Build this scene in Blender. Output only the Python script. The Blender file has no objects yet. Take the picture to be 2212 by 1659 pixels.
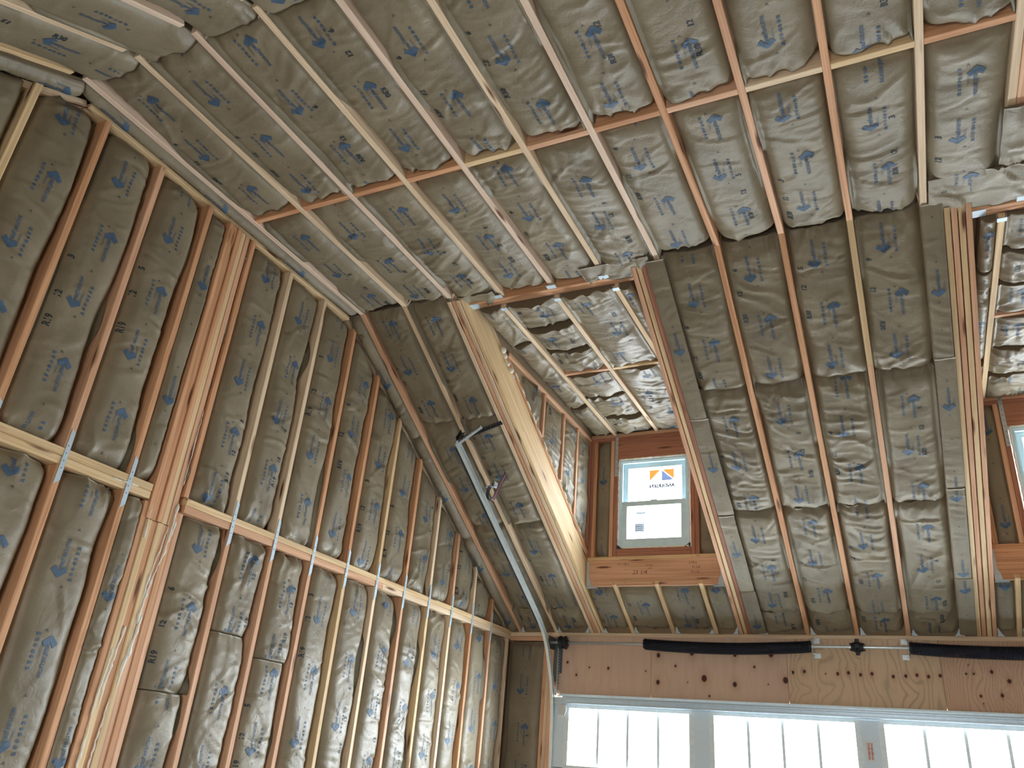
import bpy, math, random
import numpy as np
from mathutils import Vector, Matrix
random.seed(7)
scene = bpy.context.scene
COL = scene.collection

# ------------------------------------------------------------------ camera, world, lights, exposure
cam = bpy.data.objects.new('camera', bpy.data.cameras.new('camera'))
COL.objects.link(cam)
Rv = Vector((0.90006645, 0.42844222, 0.07948365)); Uv = Vector((0.12204917, -0.42297314, 0.89788514)); Fv = Vector((-0.41831135, 0.79845538, 0.43299495))
cam.matrix_world = Matrix(((Rv.x, Uv.x, -Fv.x, 3.8223), (Rv.y, Uv.y, -Fv.y, -7.7748), (Rv.z, Uv.z, -Fv.z, 1.4982), (0, 0, 0, 1)))
cam.data.sensor_width = 36; cam.data.lens = 36 * 1717.72 / 2212
cam.data.clip_start = .05
scene.camera = cam

world = bpy.data.worlds.new('overcast_sky'); scene.world = world; world.use_nodes = True
bg = world.node_tree.nodes['Background']
bg.inputs[0].default_value = (0.86, 0.93, 1.0, 1); bg.inputs[1].default_value = 9.0
scene.view_settings.view_transform = 'Standard'; scene.view_settings.look = 'None'
scene.view_settings.gamma = 1; scene.view_settings.use_curve_mapping = False
scene.view_settings.exposure = 0.30

def area(name, loc, rot, sx, sy, power, col=(1, 1, 1), portal=False):
    l = bpy.data.lights.new(name, 'AREA'); l.shape = 'RECTANGLE'; l.size = sx; l.size_y = sy; l.energy = power; l.color = col
    if portal: l.cycles.is_portal = True
    o = bpy.data.objects.new(name, l); COL.objects.link(o); o.location = loc; o.rotation_euler = rot
    return o
# added fill at an invented rear opening; daylight through garage door and dormer windows
area('rear_fill_light', (3.4, -9.60, 1.15), (math.radians(90), 0, 0), 1.7, 2.0, 45, (1.0, .97, .92))
area('portal_rear', (3.4, -9.52, 1.12), (math.radians(90), 0, 0), 1.8, 2.1, 1, portal=True)
area('portal_garage', (3.37, .03, 1.85), (math.radians(-90), 0, 0), 5.5, .75, 1, portal=True)
area('daylight_garage_windows', (3.37, .12, 1.83), (math.radians(-90), 0, 0), 5.4, .52, 400, (.88, .94, 1.0))
for dx in (0, 3.39):
    area('portal_dormer', (1.69 + dx, -.42, 3.92), (math.radians(-90), 0, 0), .7, .9, 1, portal=True)
    area('daylight_dormer_window', (1.69 + dx, -.36, 3.92), (math.radians(-90), 0, 0), .66, .85, 34, (.88, .94, 1.0))

# ------------------------------------------------------------------ noise
_rt = np.random.RandomState(3).rand(256, 256)
def vn(x, y, s=0):
    x = np.asarray(x, float) + s * 17.31; y = np.asarray(y, float) + s * 9.77
    xi = np.floor(x).astype(int); yi = np.floor(y).astype(int); fx = x - xi; fy = y - yi
    fx = fx * fx * (3 - 2 * fx); fy = fy * fy * (3 - 2 * fy)
    a = _rt[xi % 256, yi % 256]; b = _rt[(xi + 1) % 256, yi % 256]; c = _rt[xi % 256, (yi + 1) % 256]; d = _rt[(xi + 1) % 256, (yi + 1) % 256]
    return (a * (1 - fx) + b * fx) * (1 - fy) + (c * (1 - fx) + d * fx) * fy
def ridge(x, y, s=0, k=2.0):
    return (1 - np.abs(2 * vn(x, y, s) - 1)) ** k

# ------------------------------------------------------------------ materials
def mat(name):
    m = bpy.data.materials.new(name); m.use_nodes = True
    nt = m.node_tree; return m, nt, nt.nodes, nt.links, nt.nodes['Principled BSDF']
def plain(name, c, rough=.5, metal=0., spec=.5, bump=0., bscale=60):
    m, nt, N, L, P = mat(name)
    P.inputs['Base Color'].default_value = (*c, 1); P.inputs['Roughness'].default_value = rough; P.inputs['Metallic'].default_value = metal
    P.inputs['Specular IOR Level'].default_value = spec
    tc = N.new('ShaderNodeTexCoord'); nz = N.new('ShaderNodeTexNoise'); nz.inputs['Scale'].default_value = bscale
    L.new(tc.outputs['Object'], nz.inputs['Vector'])
    mx = N.new('ShaderNodeMix'); mx.data_type = 'RGBA'; mx.inputs[6].default_value = (*[v * .86 for v in c], 1); mx.inputs[7].default_value = (*[min(1, v * 1.1) for v in c], 1)
    L.new(nz.outputs['Fac'], mx.inputs[0]); L.new(mx.outputs[2], P.inputs['Base Color'])
    if bump:
        b = N.new('ShaderNodeBump'); b.inputs['Strength'].default_value = bump; b.inputs['Distance'].default_value = .004
        L.new(nz.outputs['Fac'], b.inputs['Height']); L.new(b.outputs[0], P.inputs['Normal'])
    return m
def wood(name, c1, c2, knot=(.16, .06, .03), kscale=1.0):
    m, nt, N, L, P = mat(name)
    tc = N.new('ShaderNodeTexCoord'); oi = N.new('ShaderNodeObjectInfo')
    add = N.new('ShaderNodeVectorMath'); add.operation = 'MULTIPLY_ADD'; add.inputs[1].default_value = (37, 11, 23)
    cmb = N.new('ShaderNodeCombineXYZ')
    for i in range(3): L.new(oi.outputs['Random'], cmb.inputs[i])
    L.new(cmb.outputs[0], add.inputs[0]); L.new(tc.outputs['Object'], add.inputs[2])
    mp = N.new('ShaderNodeMapping'); mp.inputs['Scale'].default_value = (1.4, 70, 70); L.new(add.outputs[0], mp.inputs[0])
    n1 = N.new('ShaderNodeTexNoise'); n1.inputs['Scale'].default_value = 1.0; n1.inputs['Detail'].default_value = 4; n1.inputs['Distortion'].default_value = .6
    L.new(mp.outputs[0], n1.inputs['Vector'])
    mp2 = N.new('ShaderNodeMapping'); mp2.inputs['Scale'].default_value = (1.1, 9, 9); L.new(add.outputs[0], mp2.inputs[0])
    n2 = N.new('ShaderNodeTexNoise'); n2.inputs['Scale'].default_value = 1.0; n2.inputs['Detail'].default_value = 2; L.new(mp2.outputs[0], n2.inputs['Vector'])
    r1 = N.new('ShaderNodeValToRGB'); r1.color_ramp.elements[0].position = .37; r1.color_ramp.elements[1].position = .62
    r1.color_ramp.elements[0].color = (*c2, 1); r1.color_ramp.elements[1].color = (*c1, 1); L.new(n1.outputs['Fac'], r1.inputs[0])
    mx = N.new('ShaderNodeMix'); mx.data_type = 'RGBA'; mx.blend_type = 'MULTIPLY'; mx.inputs[0].default_value = .55
    r2 = N.new('ShaderNodeValToRGB'); r2.color_ramp.elements[0].color = (.66, .58, .5, 1); r2.color_ramp.elements[1].color = (1.1, 1.08, 1.05, 1)
    r2.color_ramp.elements[0].position = .3; r2.color_ramp.elements[1].position = .68
    L.new(n2.outputs['Fac'], r2.inputs[0]); L.new(r1.outputs[0], mx.inputs[6]); L.new(r2.outputs[0], mx.inputs[7])
    mp3 = N.new('ShaderNodeMapping'); mp3.inputs['Scale'].default_value = (1.9 * kscale, 13, 13); L.new(add.outputs[0], mp3.inputs[0])
    v = N.new('ShaderNodeTexVoronoi'); v.inputs['Scale'].default_value = 1.0; L.new(mp3.outputs[0], v.inputs['Vector'])
    r3 = N.new('ShaderNodeValToRGB'); r3.color_ramp.elements[0].position = .08; r3.color_ramp.elements[1].position = .19
    r3.color_ramp.elements[0].color = (1, 1, 1, 1); r3.color_ramp.elements[1].color = (0, 0, 0, 1); L.new(v.outputs['Distance'], r3.inputs[0])
    mk = N.new('ShaderNodeMix'); mk.data_type = 'RGBA'; mk.inputs[7].default_value = (*knot, 1)
    L.new(r3.outputs[0], mk.inputs[0]); L.new(mx.outputs[2], mk.inputs[6]); L.new(mk.outputs[2], P.inputs['Base Color'])
    P.inputs['Roughness'].default_value = .62; P.inputs['Specular IOR Level'].default_value = .3
    b = N.new('ShaderNodeBump'); b.inputs['Strength'].default_value = .25; b.inputs['Distance'].default_value = .002
    L.new(n1.outputs['Fac'], b.inputs['Height']); L.new(b.outputs[0], P.inputs['Normal'])
    return m
W_PALE = wood('pale_spruce', (.88, .71, .52), (.74, .56, .38))
W_PINK = wood('pinkish_white_fir', (.90, .73, .60), (.80, .60, .47))
W_YEL = wood('yellow_pine', (.86, .66, .41), (.72, .50, .27))
W_OR = wood('orange_douglas_fir', (.78, .45, .26), (.60, .30, .155))
W_OR2 = wood('salmon_douglas_fir', (.82, .51, .34), (.66, .37, .22))
W_RED = wood('red_brown_fir', (.50, .235, .15), (.36, .15, .095))
WOODS = [W_PALE, W_PINK, W_YEL, W_OR, W_OR2]

def kraft_mat(name, c, c2):
    m, nt, N, L, P = mat(name)
    tc = N.new('ShaderNodeTexCoord'); oi = N.new('ShaderNodeObjectInfo')
    cmb = N.new('ShaderNodeCombineXYZ')
    for i in range(3): L.new(oi.outputs['Random'], cmb.inputs[i])
    add = N.new('ShaderNodeVectorMath'); add.operation = 'MULTIPLY_ADD'; add.inputs[1].default_value = (37, 11, 23)
    L.new(cmb.outputs[0], add.inputs[0]); L.new(tc.outputs['Object'], add.inputs[2])
    n = N.new('ShaderNodeTexNoise'); n.inputs['Scale'].default_value = 2.6; n.inputs['Detail'].default_value = 5; L.new(add.outputs[0], n.inputs['Vector'])
    r = N.new('ShaderNodeValToRGB'); r.color_ramp.elements[0].position = .32; r.color_ramp.elements[1].position = .68
    r.color_ramp.elements[0].color = (*c2, 1); r.color_ramp.elements[1].color = (*c, 1); L.new(n.outputs['Fac'], r.inputs[0])
    f = N.new('ShaderNodeTexNoise'); f.inputs['Scale'].default_value = 260; f.inputs['Detail'].default_value = 2; L.new(add.outputs[0], f.inputs['Vector'])
    mf = N.new('ShaderNodeMix'); mf.data_type = 'RGBA'; mf.blend_type = 'MULTIPLY'; mf.inputs[0].default_value = .35
    L.new(r.outputs[0], mf.inputs[6]); L.new(f.outputs['Fac'], mf.inputs[7])
    mg = N.new('ShaderNodeMix'); mg.data_type = 'RGBA'; mg.blend_type = 'MULTIPLY'; mg.inputs[0].default_value = 1; mg.inputs[7].default_value = (1.16, 1.16, 1.16, 1)
    L.new(mf.outputs[2], mg.inputs[6]); L.new(mg.outputs[2], P.inputs['Base Color'])
    w = N.new('ShaderNodeTexNoise'); w.inputs['Scale'].default_value = 22; w.inputs['Detail'].default_value = 3; w.inputs['Distortion'].default_value = 1.2; L.new(add.outputs[0], w.inputs['Vector'])
    b = N.new('ShaderNodeBump'); b.inputs['Strength'].default_value = .24; b.inputs['Distance'].default_value = .010; L.new(w.outputs['Fac'], b.inputs['Height'])
    b2 = N.new('ShaderNodeBump'); b2.inputs['Strength'].default_value = .2; b2.inputs['Distance'].default_value = .002; L.new(f.outputs['Fac'], b2.inputs['Height']); L.new(b.outputs[0], b2.inputs['Normal'])
    L.new(b2.outputs[0], P.inputs['Normal'])
    P.inputs['Roughness'].default_value = .45; P.inputs['Specular IOR Level'].default_value = .38
    return m
KRAFT = kraft_mat('kraft_paper_facing', (.288, .238, .160), (.205, .168, .110))
INK = plain('faded_blue_ink', (.055, .105, .18), .6, bscale=120)
INK2 = plain('black_stamp_ink', (.018, .035, .05), .6, bscale=120)
GALV = plain('galvanised_steel', (.62, .68, .72), .38, .75, bscale=30)
GALVL = plain('bright_galvanised_plate', (.55, .66, .74), .5, .2, bscale=40)
STEEL = plain('shiny_steel_tube', (.78, .86, .90), .28, .55, bscale=20)
BLACKM = plain('black_oiled_spring_steel', (.012, .015, .028), .38, .4, bscale=60)
BLACKP = plain('black_painted_steel', (.02, .022, .03), .45, .3, bscale=50)
DARKG = plain('dark_grey_steel', (.13, .15, .16), .5, .6, bscale=30)
FOAM = plain('cream_spray_foam', (.86, .83, .74), .7, bump=.6, bscale=45)
VINYL = plain('sky_tinted_white_vinyl', (.66, .85, .95), .35, bscale=12)  # white vinyl with bluish skylight put into its base colour
DOORP = plain('sky_tinted_door_steel', (.74, .86, .97), .45, bscale=160, bump=.15)  # bluish window glare painted into the door colour
DOORT = plain('white_door_trim', (.82, .92, .97), .4, bscale=30)
CONC = plain('grey_concrete', (.36, .34, .31), .8, bscale=4, bump=.2)
OSB = plain('sheathing_board', (.34, .24, .14), .8, bscale=25)
GLASSF = plain('gap_shaded_fibreglass_wool', (.16, .12, .075), .95, bscale=90, bump=.5)  # wool darkened so the gaps between batts look shaded
GRAVEL = plain('pale_gravel_ground', (.42, .40, .37), .9, bscale=6)
STRUT = plain('bluish_door_strut_steel', (.66, .80, .93), .3, .25, bscale=40)
ORANGE = plain('orange_webbing', (.50, .06, .02), .7)
REDINK = plain('faded_red_ink', (.55, .12, .12), .6)
PAPER = plain('white_sticker_paper', (.78, .78, .76), .6)
PENCIL = plain('brown_marker_line', (.12, .03, .02), .7)
def glass_mat():
    m, nt, N, L, P = mat('clear_window_glass')
    t = N.new('ShaderNodeBsdfTransparent'); t.inputs[0].default_value = (.96, .98, .98, 1); g = N.new('ShaderNodeBsdfGlossy'); g.inputs['Roughness'].default_value = .02
    mx = N.new('ShaderNodeMixShader'); mx.inputs[0].default_value = .06
    L.new(t.outputs[0], mx.inputs[1]); L.new(g.outputs[0], mx.inputs[2]); L.new(mx.outputs[0], N['Material Output'].inputs[0]); return m
GLASS = glass_mat()
def film(name, c, a=.5):
    m, nt, N, L, P = mat(name)
    t = N.new('ShaderNodeBsdfTransparent'); t.inputs[0].default_value = (*c, 1); d = N.new('ShaderNodeBsdfDiffuse'); d.inputs[0].default_value = (*c, 1)
    mx = N.new('ShaderNodeMixShader'); mx.inputs[0].default_value = a
    L.new(t.outputs[0], mx.inputs[1]); L.new(d.outputs[0], mx.inputs[2]); L.new(mx.outputs[0], N['Material Output'].inputs[0]); return m
F_OR = film('orange_sticker_film', (.42, .10, .02)); F_GR = film('grey_sticker_film', (.075, .09, .15)); F_TX = film('grey_lettering_film', (.006, .006, .010)); F_LT = film('pale_grey_sticker_film', (.14, .15, .16))

# ------------------------------------------------------------------ mesh helpers
def link(name, verts, faces, m, parent=None, smooth=False, matrix=None, loc=None):
    me = bpy.data.meshes.new(name)
    verts = np.asarray(verts, float).reshape(-1, 3)
    if loc is not None: verts = verts - np.array(loc)
    me.from_pydata(verts.tolist(), [], faces if isinstance(faces, list) else faces.tolist())
    if m is not None: me.materials.append(m)
    if smooth: me.shade_smooth()
    o = bpy.data.objects.new(name, me); COL.objects.link(o)
    if matrix is not None: o.matrix_world = matrix
    if loc is not None: o.location = loc
    if parent is not None:
        o.parent = parent
        if parent.type == 'EMPTY' or parent.location.length > 0 or True:
            o.matrix_parent_inverse = PINV.get(parent.name, Matrix.Identity(4))
    return o
PINV = {}
def tag(o, label=None, cat=None, group=None, kind=None):
    if label: o['label'] = label
    if cat: o['category'] = cat
    if group: o['group'] = group
    if kind: o['kind'] = kind
    return o
def empty(name, loc=(0, 0, 0)):
    o = bpy.data.objects.new(name, None); COL.objects.link(o); o.location = loc
    PINV[o.name] = Matrix.Translation(-Vector(loc)); return o
def reg(o):
    if o.type == 'MESH': PINV[o.name] = Matrix.Translation(-Vector(o.location))
    return o

class MB:
    def __init__(s): s.v = []; s.f = []
    def add(s, v, f):
        k = len(s.v); s.v += [tuple(p) for p in v]; s.f += [tuple(i + k for i in q) for q in f]; return s
    def box(s, x0, x1, y0, y1, z0, z1):
        v = [(x, y, z) for x in (x0, x1) for y in (y0, y1) for z in (z0, z1)]
        return s.add(v, [(0, 1, 3, 2), (4, 6, 7, 5), (0, 4, 5, 1), (2, 3, 7, 6), (0, 2, 6, 4), (1, 5, 7, 3)])
    def prism(s, pts, axis, a, b):
        # pts: 2D polygon; axis 'x','y','z'; extruded from a to b
        def P(p, t):
            return {'x': (t, p[0], p[1]), 'y': (p[0], t, p[1]), 'z': (p[0], p[1], t)}[axis]
        n = len(pts)
        return s.add([P(p, a) for p in pts] + [P(p, b) for p in pts], [tuple(range(n))[::-1], tuple(range(n, 2 * n))] + [(i, (i + 1) % n, (i + 1) % n + n, i + n) for i in range(n)])
    def tube(s, path, rad, n=8, cap=True):
        path = [Vector(p) for p in path]; rs = rad if hasattr(rad, '__len__') else [rad] * len(path)
        k = len(s.v); pn = None
        for i, p in enumerate(path):
            t = (path[min(i + 1, len(path) - 1)] - path[max(i - 1, 0)]).normalized()
            if pn is None: pn = t.orthogonal().normalized()
            else: pn = (pn - t * pn.dot(t)).normalized()
            b = t.cross(pn)
            for j in range(n):
                a = 2 * math.pi * j / n; s.v.append(tuple(p + rs[i] * (math.cos(a) * pn + math.sin(a) * b)))
        for i in range(len(path) - 1):
            for j in range(n):
                s.f.append((k + i * n + j, k + i * n + (j + 1) % n, k + (i + 1) * n + (j + 1) % n, k + (i + 1) * n + j))
        if cap:
            s.f.append(tuple(k + j for j in range(n))[::-1]); s.f.append(tuple(k + (len(path) - 1) * n + j for j in range(n)))
        return s
    def lathe_x(s, prof, cy, cz, n=24, cap=True):
        k = len(s.v); m = len(prof)
        for x, r in prof:
            for j in range(n):
                a = 2 * math.pi * j / n; s.v.append((x, cy + r * math.cos(a), cz + r * math.sin(a)))
        for i in range(m - 1):
            for j in range(n): s.f.append((k + i * n + j, k + i * n + (j + 1) % n, k + (i + 1) * n + (j + 1) % n, k + (i + 1) * n + j))
        if cap: s.f.append(tuple(k + j for j in range(n))[::-1]); s.f.append(tuple(k + (m - 1) * n + j for j in range(n)))
        return s
    def sweep(s, pts2, path, up):
        # pts2: closed 2D profile (a along side, b along up), path 3D
        k = len(s.v); n = len(pts2); path = [Vector(p) for p in path]
        for i, p in enumerate(path):
            t = (path[min(i + 1, len(path) - 1)] - path[max(i - 1, 0)]).normalized()
            side = Vector(up); nrm = side.cross(t).normalized()
            for a, b in pts2: s.v.append(tuple(p + side * a + nrm * b))
        for i in range(len(path) - 1):
            for j in range(n): s.f.append((k + i * n + j, k + i * n + (j + 1) % n, k + (i + 1) * n + (j + 1) % n, k + (i + 1) * n + j))
        s.f.append(tuple(k + j for j in range(n))[::-1]); s.f.append(tuple(k + (len(path) - 1) * n + j for j in range(n)))
        return s
    def build(s, name, m, parent=None, smooth=False, loc=None):
        return link(name, s.v, s.f, m, parent, smooth, loc=loc)

def member(name, P0, P1, w, d, out, m, parent=None, ch=.003):
    """timber: P0-P1 is the centre line of its visible narrow face, out the direction that face looks, w face width, d depth behind it"""
    P0 = Vector(P0); P1 = Vector(P1); X = (P1 - P0); L = X.length; X.normalize()
    Z = Vector(out); Z = (Z - X * Z.dot(X)).normalized(); Y = Z.cross(X)
    hw = w / 2
    sec = [(-hw, -ch), (-hw + ch, 0), (hw - ch, 0), (hw, -ch), (hw, -d + ch), (hw - ch, -d), (-hw + ch, -d), (-hw, -d + ch)]
    v = [(x, a, b) for x in (0, L) for a, b in sec]
    f = [(7, 6, 5, 4, 3, 2, 1, 0), (8, 9, 10, 11, 12, 13, 14, 15)] + [(i, (i + 1) % 8, (i + 1) % 8 + 8, i + 8) for i in range(8)]
    M = Matrix(((X.x, Y.x, Z.x, P0.x), (X.y, Y.y, Z.y, P0.y), (X.z, Y.z, Z.z, P0.z), (0, 0, 0, 1)))
    o = link(name, v, f, m, parent, matrix=M)
    return o

# ------------------------------------------------------------------ room geometry constants (metres)
SP = .4064
XA = .111; ZC = 4.686; ZF = 2.777; YK = -3.404; YB = -6.027; TB = .5198
SL = (ZC - ZF) / -YK
XR = 6.75; YBACK = -9.43
ZT = 4.659          # top of the gable studs under the level plate
ang = math.atan(SL); NS = Vector((0, -math.sin(ang), -math.cos(ang)))   # into the room from the front slope
angb = math.atan(TB); NB = Vector((0, math.sin(angb), -math.cos(angb)))
def sz(y): return ZF + SL * (-y)          # front slope height at y
def bz(y): return ZC - TB * (YB - y)      # back slope height at y
def gx(i): return XA + SP * i
def gtop(y):
    if y > -3.373: return ZT - (y + 3.373) * SL
    if y < YB: return ZT - TB * (YB - y)
    return ZT

# ------------------------------------------------------------------ setting
GP = [(.25, 0), (.25, ZF + .19), (YK, ZC + .345), (YB, ZC + .345), (YBACK, bz(YBACK) + .34), (YBACK, 0)]
wall_left = tag(MB().prism(GP, 'x', -.17, -.142).build('wall_left', OSB), 'open-framed gable wall on the left, studs and kraft-faced batts', kind='structure')
wall_right = tag(MB().prism(GP, 'x', XR, XR + .03).build('wall_right', KRAFT), kind='structure')
fm = MB()
fm.box(-.17, .50, .14, .16, 0, 2.78).box(.38, 6.75, .10, .14, 2.17, 2.78).box(6.22, 6.78, .0, .14, 0, 2.78).box(.54, 6.21, .004, .09, 2.20, 2.69)  # last box: unseen backing added to block light leaks at the plywood seams
wall_front = tag(fm.build('wall_front', OSB), 'front wall over the garage door, faced with plywood', kind='structure')
bm_ = MB()
zt_ = bz(YBACK)
bm_.box(-.17, 2.5, YBACK - .14, YBACK, 0, zt_ + .1).box(4.3, XR, YBACK - .14, YBACK, 0, zt_ + .1).box(2.5, 4.3, YBACK - .14, YBACK, 2.15, zt_ + .1)  # rear opening is invented, to let light in from behind the camera
wall_back = tag(bm_.build('wall_back', KRAFT), kind='structure')
floor = tag(MB().box(-.2, XR + .1, YBACK - .14, .2, -.15, 0).build('floor', CONC), kind='structure')
tag(MB().box(-30, 36, -36, 30, -.35, -.2).build('ground_outside', GRAVEL), kind='structure')
# roof decking above the framing, with the dormer openings left free
RD = .30
cb = MB()
vo = RD / math.cos(ang)
def slab(x0, x1, y0, y1):
    cb.prism([(y0, sz(y0) + vo), (y1, sz(y1) + vo), (y1, sz(y1) + vo + .03), (y0, sz(y0) + vo + .03)], 'x', x0, x1)
slab(-.17, .9, .25, YK); slab(2.46, 4.30, .25, YK); slab(5.86, XR + .1, .25, YK)
for a, b in ((.9, 2.46), (4.30, 5.86)): slab(a, b, .25, -.425)
cb.prism([(.03, 2.782), (.25, 2.782), (.25, sz(.25) + vo), (.03, sz(.03) + vo)], 'x', -.17, XR + .05)  # unseen closing piece added to stop daylight leaking in at the eave
cb.box(-.17, XR + .1, YB, YK, ZC + .33, ZC + .36)
cb.prism([(YB, ZC + .33), (YBACK, bz(YBACK) + .33), (YBACK, bz(YBACK) + .36), (YB, ZC + .36)], 'x', -.17, XR + .1)
ceiling = tag(cb.build('ceiling', OSB), 'sloped and level roof framing filled with kraft-faced batts', kind='structure')

# ------------------------------------------------------------------ printing on the facing
_tc = {}
def text2d(s, size=1.0, off=0.0, shear=0.0, res=2):
    key = (s, size, off, shear, res)
    if key in _tc: return _tc[key]
    cu = bpy.data.curves.new('t', 'FONT'); cu.body = s; cu.size = size; cu.offset = off; cu.shear = shear; cu.resolution_u = res; cu.fill_mode = 'FRONT'
    ob = bpy.data.objects.new('t', cu); COL.objects.link(ob)
    dg = bpy.context.evaluated_depsgraph_get(); dg.update(); me = ob.evaluated_get(dg).to_mesh()
    v = np.array([p.co[:2] for p in me.vertices]) if len(me.vertices) else np.zeros((0, 2)); f = [tuple(p.vertices) for p in me.polygons]
    ob.evaluated_get(dg).to_mesh_clear(); bpy.data.objects.remove(ob); bpy.data.curves.remove(cu)
    _tc[key] = (v, f); return v, f
def place2d(v, sx=1, sy=1, dx=0, dy=0): return np.stack([v[:, 0] * sx + dx, v[:, 1] * sy + dy], 1)
def join2d(parts):
    V = []; F = []; k = 0
    for v, f in parts:
        V.append(v); F += [tuple(i + k for i in q) for q in f]; k += len(v)
    return np.concatenate(V), F
def gridpoly(poly, n=3):
    """convex quad -> fine grid so it can follow the paper"""
    a, b, c, d = [np.array(p, float) for p in poly]; V = []; F = []
    for i in range(n + 1):
        for j in range(n + 1):
            u = i / n; w = j / n; V.append((a * (1 - u) + b * u) * (1 - w) + (d * (1 - u) + c * u) * w)
    for i in range(n):
        for j in range(n): k = i * (n + 1) + j; F.append((k, k + n + 1, k + n + 2, k + 1))
    return np.array(V), F
def ring2d(cx, cy, r, t, n=10):
    V = []; F = []
    for i in range(n):
        a = 2 * math.pi * i / n; V += [(cx + r * math.cos(a), cy + r * math.sin(a)), (cx + (r - t) * math.cos(a), cy + (r - t) * math.sin(a))]
    for i in range(n): j = (i + 1) % n; F.append((2 * i, 2 * j, 2 * j + 1, 2 * i + 1))
    return np.array(V), F
def make_logo():
    parts = [gridpoly([(.003, -.047), (.03, -.027), (0, 0), (-.034, -.004)], 4), gridpoly([(-.034, .004), (0, 0), (.03, .027), (.003, .047)], 4),
             gridpoly([(-.034, -.004), (0, 0), (0, 0), (-.034, .004)], 2)]
    v, f = text2d('knauf', .037, .0012, .1, 1); w = v[:, 0].max(); parts.append((place2d(v, .064 / w, 1.0, .008, -.013), f))
    v, f = text2d('INSULATION', .029, .0010, .1, 1); w = v[:, 0].max(); parts.append((place2d(v, .105 / w, 1.0, .075, -.013), f))
    # row of seven small approval marks beside the arrow
    for k, ch in enumerate('RooG8BB'):
        x = -.03 + k * .029
        if ch == 'o': parts.append(ring2d(x, -.076, .0105, .0032)); parts.append(gridpoly([(x - .004, -.079), (x + .004, -.079), (x + .004, -.073), (x - .004, -.073)], 1))
        else:
            v, f = text2d(ch, .027, .0022, 0, 1); parts.append((place2d(v, 1, .85, x - .009, -.086), f))
    # small body text block, too fine to read
    for k in range(2): parts.append(gridpoly([(.01, -.034 - k * .007), (.075 + .012 * (k % 2), -.034 - k * .007), (.075 + .012 * (k % 2), -.036 - k * .007), (.01, -.036 - k * .007)], 2))
    return join2d(parts)
LOGO = make_logo()
def caret():
    return join2d([gridpoly([(-.008, -.006), (-.004, -.006), (.001, .008), (-.001, .008)], 1), gridpoly([(.008, -.006), (.004, -.006), (-.001, .008), (.001, .008)], 1)])
CARET = caret()

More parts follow.
